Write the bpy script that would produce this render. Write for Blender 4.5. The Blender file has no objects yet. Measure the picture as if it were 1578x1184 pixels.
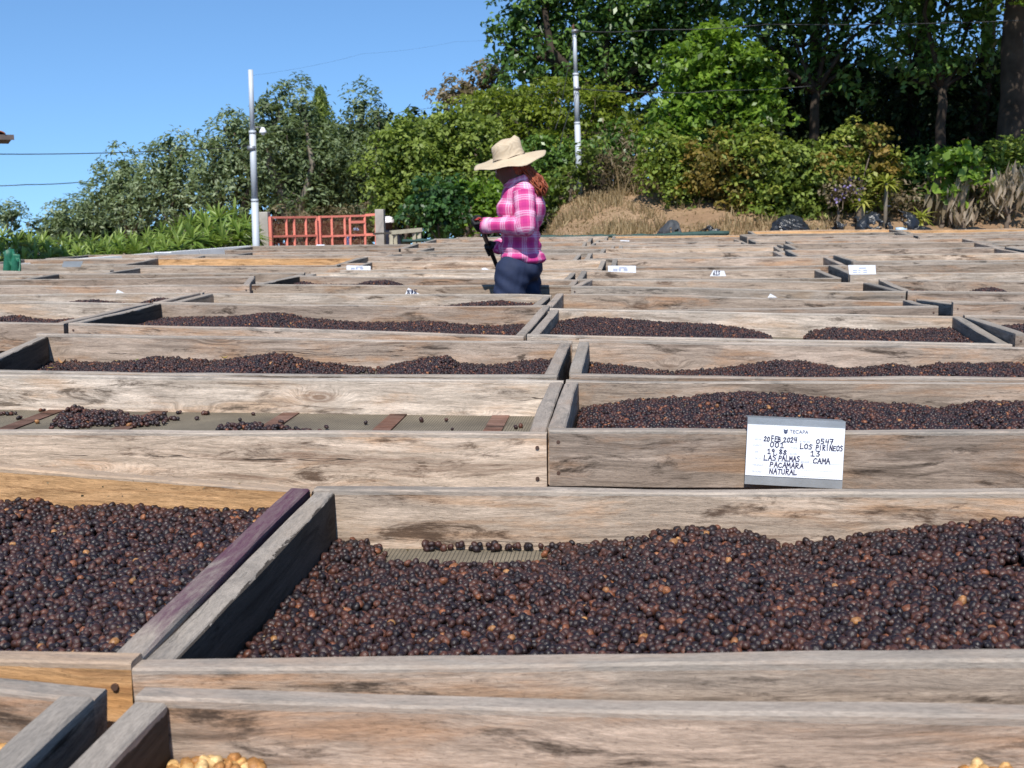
import bpy, bmesh, math, random
import numpy as np
from mathutils import Vector, Matrix

random.seed(7)
RNG = np.random.default_rng(7)
S = bpy.context.scene
COL = S.collection

# ------------------------------------------------------------------ camera
F_PX, CX, CY, PW, PH = 1824.0, 789.0, 592.0, 1578, 1184
CAM_H = 1.33
YAW, PITCH, ROLL = math.radians(6.167), math.radians(8.416), math.radians(0.7)
_fw = np.array([-math.sin(YAW)*math.cos(PITCH), math.cos(YAW)*math.cos(PITCH), -math.sin(PITCH)])
_r = np.cross(_fw, [0, 0, 1]); _r /= np.linalg.norm(_r)
_u = np.cross(_r, _fw)
RX = math.cos(ROLL)*_r - math.sin(ROLL)*_u
UP = math.cos(ROLL)*_u + math.sin(ROLL)*_r
FW = _fw
cam_data = bpy.data.cameras.new('camera')
cam = bpy.data.objects.new('camera', cam_data)
COL.objects.link(cam)
cam.matrix_world = Matrix(((RX[0], UP[0], -FW[0], 0), (RX[1], UP[1], -FW[1], 0), (RX[2], UP[2], -FW[2], CAM_H), (0, 0, 0, 1)))
cam_data.sensor_width = 17.3
cam_data.lens = 17.3*F_PX/PW
cam_data.clip_start = 0.05
cam_data.clip_end = 30000
cam_data.dof.use_dof = True
cam_data.dof.focus_distance = 3.2
cam_data.dof.aperture_fstop = 5.6
S.camera = cam

# ------------------------------------------------------------------ light
SUN_EL = math.radians(50)
world = bpy.data.worlds.new('World')
S.world = world
world.use_nodes = True
wn = world.node_tree
wn.nodes.clear()
sky = wn.nodes.new('ShaderNodeTexSky')
sky.sky_type = 'NISHITA'
sky.sun_disc = False
sky.sun_elevation = SUN_EL
sky.sun_rotation = math.radians(180)
sky.altitude = 1200
sky.air_density = 1.0
sky.dust_density = 0.5
sky.ozone_density = 3.0
bg = wn.nodes.new('ShaderNodeBackground')
bg.inputs['Strength'].default_value = 0.108
wo = wn.nodes.new('ShaderNodeOutputWorld')
# the clear upper sky reaches almost down to the horizon: look the sky up a little higher than the view direction
_tc = wn.nodes.new('ShaderNodeTexCoord')
_mp = wn.nodes.new('ShaderNodeMapping'); _mp.vector_type = 'POINT'
_mp.inputs['Scale'].default_value = (1, 1, .93); _mp.inputs['Location'].default_value = (0, 0, .115)
_nm = wn.nodes.new('ShaderNodeVectorMath'); _nm.operation = 'NORMALIZE'
_ti = wn.nodes.new('ShaderNodeMix'); _ti.data_type = 'RGBA'; _ti.blend_type = 'MULTIPLY'
_ti.inputs[0].default_value = 1.0; _ti.inputs[7].default_value = (.79, 1.02, 1.17, 1)
wn.links.new(_tc.outputs['Generated'], _mp.inputs[0]); wn.links.new(_mp.outputs[0], _nm.inputs[0])
wn.links.new(_nm.outputs[0], sky.inputs[0]); wn.links.new(sky.outputs[0], _ti.inputs[6])
wn.links.new(_ti.outputs[2], bg.inputs[0])
wn.links.new(bg.outputs[0], wo.inputs[0])
sun_data = bpy.data.lights.new('sun', 'SUN')
sun_data.energy = 4.2
sun_data.angle = math.radians(0.5)
sun_data.color = (1.0, 0.955, 0.89)
sun = bpy.data.objects.new('sun', sun_data)
COL.objects.link(sun)
_to = Vector((-0.02, -math.cos(SUN_EL), math.sin(SUN_EL)))
sun.rotation_euler = _to.to_track_quat('Z', 'Y').to_euler()
S.view_settings.view_transform = 'Standard'
S.view_settings.look = 'None'
S.view_settings.exposure = 0.42
S.view_settings.gamma = 1.0
S.view_settings.use_curve_mapping = False
S.render.engine = 'CYCLES'
S.cycles.max_bounces = 6
S.cycles.transparent_max_bounces = 6

# ------------------------------------------------------------------ helpers
def ray(px, py):
    return (px-CX)/F_PX*RX + (CY-py)/F_PX*UP + FW

def P(px, py, Y):
    """the world point at depth Y (metres along the bed rows) seen in the direction of a photo pixel"""
    v = ray(px, py)
    p = v*(Y/v[1])
    return np.array([p[0], Y, p[2]+CAM_H])

def tag(o, label=None, cat=None, group=None, kind=None):
    if label: o['label'] = label
    if cat: o['category'] = cat
    if group: o['group'] = group
    if kind: o['kind'] = kind
    return o

def empty(name, loc, rz=0.0):
    o = bpy.data.objects.new(name, None)
    o.empty_display_size = 0.1
    COL.objects.link(o)
    o.location = Vector([float(c) for c in loc])
    o.rotation_euler = (0, 0, rz)
    return o

def link(name, me, parent=None, loc=None):
    o = bpy.data.objects.new(name, me)
    COL.objects.link(o)
    if parent is not None:
        o.parent = parent
    if loc is not None:
        o.location = Vector([float(c) for c in loc])
    return o

def mesh(verts, faces, mat=None, smooth=False, name='mesh', attrs=None):
    """verts (n,3) array, faces: (m,k) array or list of tuples"""
    me = bpy.data.meshes.new(name)
    verts = np.asarray(verts, np.float32)
    if isinstance(faces, np.ndarray):
        k = faces.shape[1]; m = faces.shape[0]
        me.vertices.add(len(verts)); me.vertices.foreach_set('co', verts.ravel())
        me.loops.add(m*k); me.loops.foreach_set('vertex_index', faces.astype(np.int32).ravel())
        me.polygons.add(m); me.polygons.foreach_set('loop_start', np.arange(0, m*k, k, dtype=np.int32))
        me.polygons.foreach_set('loop_total', np.full(m, k, np.int32))
        me.update(calc_edges=True)
    else:
        me.from_pydata(verts.tolist(), [], faces)
        me.update()
    if attrs:
        for kname, arr in attrs.items():
            arr = np.asarray(arr, np.float32)
            if arr.ndim == 1:
                a = me.attributes.new(kname, 'FLOAT', 'POINT'); a.data.foreach_set('value', arr)
            else:
                a = me.attributes.new(kname, 'FLOAT_VECTOR', 'POINT'); a.data.foreach_set('vector', arr.ravel())
    if mat: me.materials.append(mat)
    if smooth: me.polygons.foreach_set('use_smooth', np.ones(len(me.polygons), bool))
    return me

class MB:
    def __init__(s): s.v = []; s.f = []
    def add(s, v, f):
        n = len(s.v); s.v += [tuple(float(c) for c in p) for p in v]; s.f += [tuple(i+n for i in q) for q in f]; return s
    def box(s, lo, hi):
        x0, y0, z0 = lo; x1, y1, z1 = hi
        return s.add([(x0,y0,z0),(x1,y0,z0),(x1,y1,z0),(x0,y1,z0),(x0,y0,z1),(x1,y0,z1),(x1,y1,z1),(x0,y1,z1)],
                     [(0,3,2,1),(4,5,6,7),(0,1,5,4),(1,2,6,5),(2,3,7,6),(3,0,4,7)])
    def tube(s, pts, radii, n=8, cap=True):
        pts = [np.asarray(p, float) for p in pts]
        if not hasattr(radii, '__len__'): radii = [radii]*len(pts)
        base = len(s.v); prev = None
        for i, p in enumerate(pts):
            d = pts[min(i+1, len(pts)-1)] - pts[max(i-1, 0)]
            d /= (np.linalg.norm(d) + 1e-9)
            a = np.cross(d, [0, 0, 1.0]) if abs(d[2]) < .95 else np.cross(d, [1.0, 0, 0])
            if prev is not None and np.dot(a, prev) < 0: a = -a
            a /= np.linalg.norm(a); prev = a
            b = np.cross(d, a)
            for k in range(n):
                t = 2*math.pi*k/n
                q = p + radii[i]*(math.cos(t)*a + math.sin(t)*b)
                s.v.append(tuple(float(c) for c in q))
        for i in range(len(pts)-1):
            for k in range(n):
                s.f.append((base+i*n+k, base+i*n+(k+1) % n, base+(i+1)*n+(k+1) % n, base+(i+1)*n+k))
        if cap:
            s.f.append(tuple(base+k for k in range(n))[::-1])
            s.f.append(tuple(base+(len(pts)-1)*n+k for k in range(n)))
        return s
    def bar(s, a, b, w, h):
        a = np.asarray(a, float); b = np.asarray(b, float); d = b-a; L = np.linalg.norm(d); d /= L
        x = np.cross(d, [0, 0, 1.0])
        if np.linalg.norm(x) < 1e-3: x = np.array([1.0, 0, 0])
        x /= np.linalg.norm(x); y = np.cross(x, d)
        v = []
        for c in (a, b):
            for sx, sy in ((-1,-1),(1,-1),(1,1),(-1,1)): v.append(c + x*sx*w/2 + y*sy*h/2)
        return s.add(v, [(0,1,2,3),(7,6,5,4),(0,4,5,1),(1,5,6,2),(2,6,7,3),(3,7,4,0)])
    def mesh(s, mat, smooth=False):
        me = bpy.data.meshes.new('m'); me.from_pydata(s.v, [], s.f); me.update()
        bm = bmesh.new(); bm.from_mesh(me); bmesh.ops.recalc_face_normals(bm, faces=bm.faces); bm.to_mesh(me); bm.free()
        if mat: me.materials.append(mat)
        if smooth: me.polygons.foreach_set('use_smooth', np.ones(len(me.polygons), bool))
        return me
    def build(s, name, mat, parent=None, smooth=False, loc=None):
        return link(name, s.mesh(mat, smooth), parent, loc)

def snoise(x, y, seed=0, scale=1.0, octaves=3):
    """cheap smooth noise, about -1..1"""
    r = np.random.default_rng(seed)
    x = np.asarray(x, float); y = np.asarray(y, float)
    out = np.zeros(np.broadcast(x, y).shape); amp = 1.0; tot = 0
    for o in range(octaves):
        for k in range(4):
            a = r.uniform(0, 2*math.pi); fq = scale*(2**o)*r.uniform(.7, 1.4); ph = r.uniform(0, 6.28)
            out = out + amp*np.sin((x*math.cos(a)+y*math.sin(a))*fq+ph)
        tot += amp*2.2; amp *= .55
    return out/tot

# ------------------------------------------------------------------ node material helpers
class NT:
    def __init__(s, name):
        s.m = bpy.data.materials.new(name); s.m.use_nodes = True
        s.t = s.m.node_tree; s.t.nodes.clear()
        s.out = s.t.nodes.new('ShaderNodeOutputMaterial')
    def n(s, typ, **kw):
        nd = s.t.nodes.new(typ)
        for k, v in kw.items():
            if k.startswith('i_'):
                nd.inputs[k[2:].replace('_', ' ')].default_value = v
            else: setattr(nd, k, v)
        return nd
    def l(s, a, b): s.t.links.new(a, b)
    def math(s, op, a, b=None, c=None, clamp=False):
        nd = s.t.nodes.new('ShaderNodeMath'); nd.operation = op; nd.use_clamp = clamp
        for i, q in enumerate((a, b, c)):
            if q is None: continue
            if isinstance(q, (int, float)): nd.inputs[i].default_value = q
            else: s.l(q, nd.inputs[i])
        return nd.outputs[0]
    def mix(s, fac, a, b, blend='MIX'):
        nd = s.t.nodes.new('ShaderNodeMix'); nd.data_type = 'RGBA'; nd.blend_type = blend
        for q, i in ((fac, 0), (a, 6), (b, 7)):
            if isinstance(q, (int, float)): nd.inputs[i].default_value = q
            elif isinstance(q, tuple): nd.inputs[i].default_value = (*q[:3], 1)
            else: s.l(q, nd.inputs[i])
        return nd.outputs[2]
    def ramp(s, fac, stops, interp='LINEAR'):
        nd = s.t.nodes.new('ShaderNodeValToRGB'); cr = nd.color_ramp; cr.interpolation = interp
        while len(cr.elements) < len(stops): cr.elements.new(0.5)
        for e, (p, c) in zip(cr.elements, stops):
            e.position = p; e.color = (c, c, c, 1) if isinstance(c, (int, float)) else (*c[:3], 1)
        s.l(fac, nd.inputs[0]); return nd.outputs[0]
    def noise(s, vec, scale, detail=4, rough=.55, dist=0, out=0):
        nd = s.t.nodes.new('ShaderNodeTexNoise')
        nd.inputs['Scale'].default_value = scale; nd.inputs['Detail'].default_value = detail
        nd.inputs['Roughness'].default_value = rough; nd.inputs['Distortion'].default_value = dist
        if vec is not None: s.l(vec, nd.inputs['Vector'])
        return nd.outputs[out]
    def mapping(s, vec, scale=(1,1,1), loc=None):
        nd = s.t.nodes.new('ShaderNodeMapping'); nd.inputs['Scale'].default_value = scale
        if loc is not None:
            if isinstance(loc, tuple): nd.inputs['Location'].default_value = loc
            else: s.l(loc, nd.inputs['Location'])
        s.l(vec, nd.inputs[0]); return nd.outputs[0]
    def bsdf(s, color, rough=.7, bump=None, bump_s=.3, bump_d=.01, spec=.3, metal=0, normal=None):
        b = s.t.nodes.new('ShaderNodeBsdfPrincipled')
        if isinstance(color, tuple): b.inputs['Base Color'].default_value = (*color[:3], 1)
        else: s.l(color, b.inputs['Base Color'])
        if isinstance(rough, (int, float)): b.inputs['Roughness'].default_value = rough
        else: s.l(rough, b.inputs['Roughness'])
        b.inputs['Specular IOR Level'].default_value = spec
        b.inputs['Metallic'].default_value = metal
        if bump is not None:
            bp = s.t.nodes.new('ShaderNodeBump'); bp.inputs['Strength'].default_value = bump_s
            bp.inputs['Distance'].default_value = bump_d
            s.l(bump, bp.inputs['Height']); s.l(bp.outputs[0], b.inputs['Normal'])
        return b
    def done(s, b):
        s.l(b.outputs[0], s.out.inputs[0]); return s.m

def simple_mat(name, col, rough=.6, spec=.3, metal=0, var=.25, scale=6.0, bump=.15):
    t = NT(name); tc = t.n('ShaderNodeTexCoord').outputs['Object']
    n1 = t.noise(tc, scale, 5, .6)
    c = t.mix(t.ramp(n1, [(.3, 0.0), (.7, 1.0)]), tuple(x*(1-var) for x in col), tuple(min(1, x*(1+var)) for x in col))
    n2 = t.noise(tc, scale*12, 4, .6)
    return t.done(t.bsdf(c, rough, n2, bump, .004, spec, metal))

def wood_mat(name, grey, tan, dark, tan_amt=.5, pale=.0, knots=True, stain_shade=False, edge=.55, purple=False):
    """weathered board: x runs along the board"""
    t = NT(name)
    tc = t.n('ShaderNodeTexCoord').outputs['Object']
    rnd = t.n('ShaderNodeObjectInfo').outputs['Random']
    comb = t.n('ShaderNodeCombineXYZ')
    t.l(t.math('MULTIPLY', rnd, 37.0), comb.inputs[0]); t.l(t.math('MULTIPLY', rnd, 91.0), comb.inputs[1]); t.l(t.math('MULTIPLY', rnd, 53.0), comb.inputs[2])
    off = t.n('ShaderNodeVectorMath', operation='ADD'); t.l(tc, off.inputs[0]); t.l(comb.outputs[0], off.inputs[1])
    v = off.outputs[0]
    # slow warp of the grain
    w = t.noise(t.mapping(v, (1.3, 3, 5)), 1.6, 3, .5)
    wz = t.math('MULTIPLY', t.math('SUBTRACT', w, .5), .07)
    # knots: sparse cells swell the grain around them
    vor = t.n('ShaderNodeTexVoronoi', feature='F1'); vor.inputs['Scale'].default_value = 1.0
    t.l(t.mapping(v, (2.4, 3.0, 7.0)), vor.inputs['Vector'])
    kd = vor.outputs['Distance']
    kcol = t.n('ShaderNodeSeparateColor'); t.l(vor.outputs['Color'], kcol.inputs[0])
    ksel = t.math('GREATER_THAN', kcol.outputs[0], .55 if knots else 2.0)
    kf = t.math('MULTIPLY', t.ramp(kd, [(.0, 1.0), (.34, 0.0)], 'EASE'), ksel)
    wk = t.math('MULTIPLY', kf, .055)
    add = t.n('ShaderNodeCombineXYZ'); t.l(t.math('ADD', wz, wk), add.inputs[2]); t.l(t.math('MULTIPLY', wz, .6), add.inputs[1])
    vv = t.n('ShaderNodeVectorMath', operation='ADD'); t.l(v, vv.inputs[0]); t.l(add.outputs[0], vv.inputs[1])
    g = vv.outputs[0]
    grain = t.noise(t.mapping(g, (4.2, 54, 80)), 1.6, 10, .76)
    fine = t.noise(t.mapping(g, (34, 190, 280)), 2.0, 4, .7)
    ring = t.noise(t.mapping(g, (.45, 9, 15)), 2.2, 6, .66)
    patch = t.noise(t.mapping(v, (1.3, 3.0, 6.0)), 1.6, 7, .66, .5)
    patch2 = t.noise(t.mapping(v, (1.5, 6, 12.0)), 1.9, 8, .72, .4)
    blot = t.noise(t.mapping(v, (2.6, 8, 12)), 1.6, 9, .74, .5)
    speck = t.noise(t.mapping(v, (60, 90, 90)), 2.0, 3, .7)
    base = t.mix(t.ramp(patch, [(.48-tan_amt*.14, 1.0), (.56-tan_amt*.08, 0.0)]), grey, tan)
    base = t.mix(t.ramp(ring, [(.34, .8), (.47, .0), (.60, .0), (.68, .45)]), base, dark)
    pal = tuple(min(.8, c*1.45+.035) for c in grey)
    base = t.mix(t.math('MULTIPLY', t.ramp(patch2, [(.48, 0.0), (.62, 1.0)]), .66+pale*.34), base, pal)
    base = t.mix(t.ramp(blot, [(.36, .90), (.455, 0.0)]), base, tuple(c*.45 for c in dark))
    gf = t.ramp(grain, [(.26, .36), (.44, .86), (.53, 1.04), (.72, 1.36)])
    c = t.mix(1.0, base, gf, 'MULTIPLY')
    ff = t.ramp(fine, [(.3, .72), (.5, 1.0), (.7, 1.2)])
    c = t.mix(1.0, c, ff, 'MULTIPLY')
    c = t.mix(t.ramp(speck, [(.28, .45), (.38, .0)]), c, tuple(x*.3 for x in dark))
    # long dark cracks along the grain
    cr = t.noise(t.mapping(g, (.9, 20, 34)), 1.3, 3, .5)
    crack = t.ramp(cr, [(.0, 0.0), (.296, 0.0), (.302, 1.0), (.309, 1.0), (.314, 0.0)])
    c = t.mix(t.math('MULTIPLY', crack, .8), c, (.03, .024, .02))
    kring = t.math('MULTIPLY', t.ramp(kd, [(0, .8), (.045, .95), (.07, .3), (.10, .75), (.15, .1), (.24, 0.0)]), ksel)
    c = t.mix(t.math('MULTIPLY', kring, .85), c, (dark[0]*.75, dark[1]*.55, dark[2]*.42))
    tone = t.math('ADD', t.math('MULTIPLY', t.n('ShaderNodeObjectInfo').outputs['Random'], .46), .80)
    tn = t.n('ShaderNodeCombineColor')
    for i, k_ in enumerate((1.02, .962, .918)): t.l(t.math('MULTIPLY', tone, k_), tn.inputs[i])
    c = t.mix(1.0, c, tn.outputs[0], 'MULTIPLY')
    sz = t.n('ShaderNodeSeparateXYZ'); t.l(tc, sz.inputs[0])
    if edge:   # the upturned edge is the most weathered and has greyed
        up_ = t.ramp(t.math('ADD', sz.outputs[2], t.math('MULTIPLY', t.math('SUBTRACT', patch2, .5), .012)), [(0, 0.0), (1, 1.0)])
        m_up = t.math('GREATER_THAN', t.math('ADD', sz.outputs[2], t.math('MULTIPLY', t.math('SUBTRACT', grain, .5), .010)), -.0085)
        gcol = t.mix(1.0, (.330, .300, .260), ff, 'MULTIPLY')
        c = t.mix(t.math('MULTIPLY', m_up, edge), c, gcol)
    if purple:   # spilled juice has dyed the back half of the rail
        pm = t.math('ADD', sz.outputs[0], t.math('MULTIPLY', t.math('SUBTRACT', patch2, .5), 1.6))
        pf = t.math('MULTIPLY', t.ramp(t.math('MULTIPLY', t.math('ADD', pm, .35), 2.2), [(0, 0.0), (.5, .85), (1, .9)]), t.ramp(grain, [(.35, .55), (.6, 1.0)]))
        c = t.mix(pf, c, (.085, .022, .055))
    if stain_shade:   # the inner face gets cherry stain with shade painted in, ragged at the top
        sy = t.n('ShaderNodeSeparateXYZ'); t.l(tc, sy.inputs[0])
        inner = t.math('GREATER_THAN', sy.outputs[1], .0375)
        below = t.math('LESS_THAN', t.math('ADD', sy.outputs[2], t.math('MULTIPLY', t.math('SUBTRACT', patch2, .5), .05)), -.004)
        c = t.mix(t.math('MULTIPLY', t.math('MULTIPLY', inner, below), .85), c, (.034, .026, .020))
    hgt = t.math('SUBTRACT', t.math('ADD', grain, t.math('MULTIPLY', fine, .6)), t.math('MULTIPLY', crack, .8))
    return t.done(t.bsdf(c, .82, hgt, .55, .003, .10))

GREY = (.325, .268, .218); TAN = (.40, .285, .190); DARK = (.120, .092, .074)
W = dict(
    grey=wood_mat('weathered_grey_wood', GREY, (.36, .245, .165), DARK, .6),
    mixed=wood_mat('weathered_mixed_wood', (.31, .258, .208), (.40, .255, .16), DARK, .9),
    tan=wood_mat('tan_wood', (.40, .33, .26), (.46, .30, .185), (.17, .11, .075), 1.05, .3),
    orange=wood_mat('orange_new_wood', (.50, .31, .155), (.54, .30, .125), (.28, .14, .06), 1.15),
    pale=wood_mat('pale_bleached_wood', (.42, .37, .31), (.44, .34, .25), (.20, .16, .125), .5, .5),
    dull=wood_mat('dull_grey_wood', (.25, .22, .185), (.27, .215, .16), (.10, .09, .08), .4),
    black=wood_mat('blackened_wood', (.055, .052, .048), (.075, .06, .05), (.02, .018, .016), .3, 0, False),
    stain=wood_mat('stained_end_wood', (.19, .175, .155), (.17, .145, .12), (.05, .045, .04), .4),
    purple=wood_mat('purple_stained_wood', (.30, .25, .205), (.30, .23, .17), (.10, .08, .07), .5, purple=True),
    stain_shade=wood_mat('wet_stained_shaded_wood', (.29, .25, .205), (.27, .215, .16), (.06, .05, .045), .4, stain_shade=True),
    slat=wood_mat('reddish_slat_wood', (.14, .085, .066), (.16, .085, .06), (.07, .045, .036), .8, 0, False, edge=0),
)

# ------------------------------------------------------------------ drying beds
BT = .035      # board thickness
ST = .042      # side boards are a little thicker
BH = .14       # board height
FLOOR = .118   # mesh floor below the top edge

def board_mesh(L, h, t, mat, seed, rough=.003):
    """board along local x, centred, top edge at z=0, outer face at y=0, inner face at y=t"""
    r = np.random.default_rng(seed)
    n = max(6, int(L/.09)); n = min(n, 26)
    xs = np.linspace(-L/2, L/2, n)
    b = .0035
    sec = [(b, 0), (t-b, 0), (t, -b), (t, -h+b), (t-b, -h), (b, -h), (0, -h+b), (0, -b)]
    wz = snoise(xs, 0*xs, seed, 2.6, 3)*rough*1.6; wy = snoise(xs, 0*xs+3, seed+1, 2.0, 2)*rough*1.2
    wt = snoise(xs, 0*xs+5, seed+2, 6, 2)*rough*.5
    V = []
    for i, x in enumerate(xs):
        for (y, z) in sec:
            j = r.normal(0, .0004, 2)
            V.append((x, y + wy[i] + (wt[i] if y > t/2 else 0) + j[0], z + (wz[i] if z > -h/2 else -wz[i]*.5) + j[1]))
    Fq = []
    k = len(sec)
    for i in range(n-1):
        for q in range(k):
            Fq.append((i*k+q, (i+1)*k+q, (i+1)*k+(q+1) % k, i*k+(q+1) % k))
    Fq.append(tuple(range(k))); Fq.append(tuple(range((n-1)*k+k-1, (n-1)*k-1, -1)))
    return mesh(V, Fq, mat)

def place_board(name, A, B, h, t, mat, parent, origin, inward=1, seed=0, rough=.0048):
    """outer top edge from A to B; the board's thickness goes to the left of A->B when inward=1"""
    A = np.asarray(A, float); B = np.asarray(B, float)
    d = B-A; L = np.linalg.norm(d)
    me = board_mesh(L, h, t, mat, seed, rough)
    o = link(name, me, parent)
    x = Vector(d/L); z = Vector((0, 0, 1)); y = z.cross(x).normalized(); z2 = x.cross(y)
    M = Matrix((x, y, z2)).transposed().to_4x4()
    M.translation = Vector((A+B)/2 - np.asarray(origin))
    o.matrix_local = M
    return o

t = NT('wire_mesh_floor')
tc = t.n('ShaderNodeTexCoord').outputs['Object']
sx = t.n('ShaderNodeSeparateXYZ'); t.l(tc, sx.inputs[0])
gx = t.math('ABSOLUTE', t.math('SUBTRACT', t.math('FRACT', t.math('MULTIPLY', sx.outputs[0], 125.0)), .5))
gy = t.math('ABSOLUTE', t.math('SUBTRACT', t.math('FRACT', t.math('MULTIPLY', sx.outputs[1], 125.0)), .5))
gm = t.math('MAXIMUM', t.math('GREATER_THAN', gx, .38), t.math('GREATER_THAN', gy, .38))
nz = t.noise(tc, 5, 5, .6)
cell = t.mix(t.ramp(nz, [(.35, 0.0), (.65, 1.0)]), (.15, .125, .088), (.27, .225, .155))
M_FLOOR = t.done(t.bsdf(t.mix(gm, cell, (.075, .065, .05)), .8, gm, .4, .002))
M_POST = W['dull']
leg_proto = None
def leg_mesh():
    global leg_proto
    if leg_proto is None:
        leg_proto = MB().box((-.035, -.035, -.66), (.035, .035, 0)).mesh(M_POST)
    return leg_proto

def edge(p1, p2, Y, X0=None, X1=None):
    """top edge on the plane y=Y through two photo pixels; ends at X0 / X1 when given"""
    a = P(p1[0], p1[1], Y); b = P(p2[0], p2[1], Y)
    f = lambda X: a + (b-a)*((X-a[0])/(b[0]-a[0]))
    return (a if X0 is None else f(X0)), (b if X1 is None else f(X1))

def flat_edge(X0, X1, Y, dz=0.0, tilt=0.0):
    z = CAM_H - .58 + .0105*Y + dz
    return np.array([X0, Y, z]), np.array([X1, Y, z+tilt])

bed_seed = [100]
BEDS = {}
def bed(key, front, back, label, mats=('grey', 'grey', 'grey', 'grey'), screws=True, slats=True, h=BH, legs=True):
    FLc, FRc = front; BLc, BRc = back
    org = (FLc+FRc+BLc+BRc)/4; org = np.array([org[0], org[1], org[2]-h-.6])
    root = empty('drying_bed', org)
    tag(root, label, 'drying bed', 'wooden coffee drying beds')
    s = bed_seed[0]; bed_seed[0] += 17
    parts = {}
    parts['f'] = place_board('board', FLc, FRc, h, BT, W[mats[0]], root, org, seed=s)
    parts['b'] = place_board('board', BRc, BLc, h, BT, W[mats[1]], root, org, seed=s+3)
    # side boards butt between the long ones
    e = (BT+.0015)
    dl = (BLc-FLc)/np.linalg.norm(BLc-FLc); dr = (BRc-FRc)/np.linalg.norm(BRc-FRc)
    dz = np.array([0, 0, -.002])
    parts['l'] = place_board('board', BLc-dl*e+dz, FLc+dl*e+dz, h, ST, W[mats[2]], root, org, seed=s+6, rough=.005)
    parts['r'] = place_board('board', FRc+dr*e+dz, BRc-dr*e+dz, h, ST, W[mats[3]], root, org, seed=s+9, rough=.005)
    # mesh floor
    q = BT*.6
    V = [FLc+[q, q, -FLOOR], FRc+[-q, q, -FLOOR], BRc+[-q, -q, -FLOOR], BLc+[q, -q, -FLOOR]]
    V = [p-org for p in V]
    link('mesh_floor', mesh(V, [(0, 1, 2, 3)], M_FLOOR), root)
    if slats:
        nsl = 3 if not isinstance(slats, (list, tuple)) else len(slats)
        us = [(i+1)/(nsl+1) for i in range(nsl)] if not isinstance(slats, (list, tuple)) else slats
        for u in us:
            a = FLc*(1-u)+FRc*u + [0, BT+.002, -FLOOR-.0]; b = BLc*(1-u)+BRc*u + [0, -BT-.002, -FLOOR-.0]
            m = MB().bar(a-org+[0, 0, -.006], b-org+[0, 0, -.006], .055, .018)
            m.build('cross_slat', W['slat'], root)
    if legs:
        for c, (ox, oy) in ((FLc, (.08, .08)), (FRc, (-.08, .08)), (BLc, (.08, -.08)), (BRc, (-.08, -.08))):
            link('leg', leg_mesh(), root, c-org+[ox, oy, -h-.012])
    if screws:
        for (A, B) in ((FLc, FRc),):
            for cpt, sg in ((A, 1), (B, -1)):
                for zz in (-.03, -.105):
                    p = cpt-org+[sg*.022, -.0015, zz]
                    MB().tube([p, p+[0, .004, 0]], .0048, 8).build('screw', M_SCREW, root)
    BEDS[key] = dict(front=front, back=back, root=root, parts=parts)
    return root

M_SCREW = simple_mat('rusty_screw', (.12, .07, .05), .5, .4, .3, .3, 40)

R1Y = (1.37, 2.30)
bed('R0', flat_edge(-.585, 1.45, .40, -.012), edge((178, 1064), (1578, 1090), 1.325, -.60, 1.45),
    'blurred grey drying bed nearest the camera with golden beans at its back board', ('grey', 'grey', 'stain_shade', 'grey'), legs=True)
bed('L0', flat_edge(-2.75, -.635, .36, -.01), edge((0, 1043), (165, 1059), 1.315, -2.75, None),
    'drying bed cut off by the bottom left corner of the photo, golden beans inside', ('grey', 'mixed', 'grey', 'dull'))
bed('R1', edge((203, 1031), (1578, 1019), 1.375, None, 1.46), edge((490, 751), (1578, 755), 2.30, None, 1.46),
    'large front drying bed heaped with dark cherries, bare mesh showing by its back board', ('mixed', 'tan', 'stain_shade', 'grey'), slats=[.3, .6, .85], screws=True)
bed('L1', edge((0, 1018), (200, 1026), 1.37, -2.78, None), edge((0, 716), (487, 750), 2.335, -2.78, None),
    'front left drying bed with orange back board and purple stained side board', ('orange', 'orange', 'grey', 'purple'), screws=True)
bed('R2', edge((846, 663), (1578, 667), 2.75, None, 1.86), edge((873, 583), (1578, 587), 3.73, None, 1.86),
    'drying bed with the white handwritten paper card clipped to its front board', ('grey', 'mixed', 'grey', 'grey'), screws=True)
bed('L2', edge((0, 666), (842, 672), 2.75, -2.45, None), edge((0, 576), (869, 584), 3.73, -2.45, None),
    'nearly empty drying bed with reddish cross slats and scattered black cherries', ('tan', 'pale', 'grey', 'grey'), screws=True, slats=[.24, .40, .60, .76, .91])
bed('R3', edge((879, 577), (1578, 583), 3.80, None, 1.88), edge((893, 523), (1578, 533), 4.74, None, 1.88),
    'drying bed with a small round hole in its back board, full of dark cherries', ('mixed', 'grey', 'dull', 'grey'))
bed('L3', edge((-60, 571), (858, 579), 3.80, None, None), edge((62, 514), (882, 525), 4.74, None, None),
    'long drying bed left of centre with yellow leaves among its dark cherries', ('pale', 'grey', 'stain_shade', 'grey'))
bed('LL3', flat_edge(-4.9, -2.73, 3.80, .01), flat_edge(-4.9, -2.77, 4.74, .012),
    'drying bed cut by the left edge beside the long one with yellow leaves', ('grey', 'grey', 'grey', 'dull'))
bed('R4', edge((812, 516), (1560, 530), 4.95, None, None), edge((848, 474), (1478, 487), 5.95, None, None),
    'pale boarded drying bed with dark bluish right end board and two cherry heaps', ('pale', 'pale', 'grey', 'dull'), screws=True)
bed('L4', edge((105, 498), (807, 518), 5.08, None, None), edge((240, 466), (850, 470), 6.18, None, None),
    'drying bed with near-black left end board and a long ridge of cherries', ('grey', 'grey', 'stain_shade', 'grey'))
bed('LL4', edge((-260, 490), (98, 497), 5.15, -5.0, None), edge((-120, 464), (236, 466), 6.18, -5.0, None),
    'drying bed at the left edge, next to the one with near-black end board', ('grey', 'pale', 'grey', 'grey'))
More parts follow.
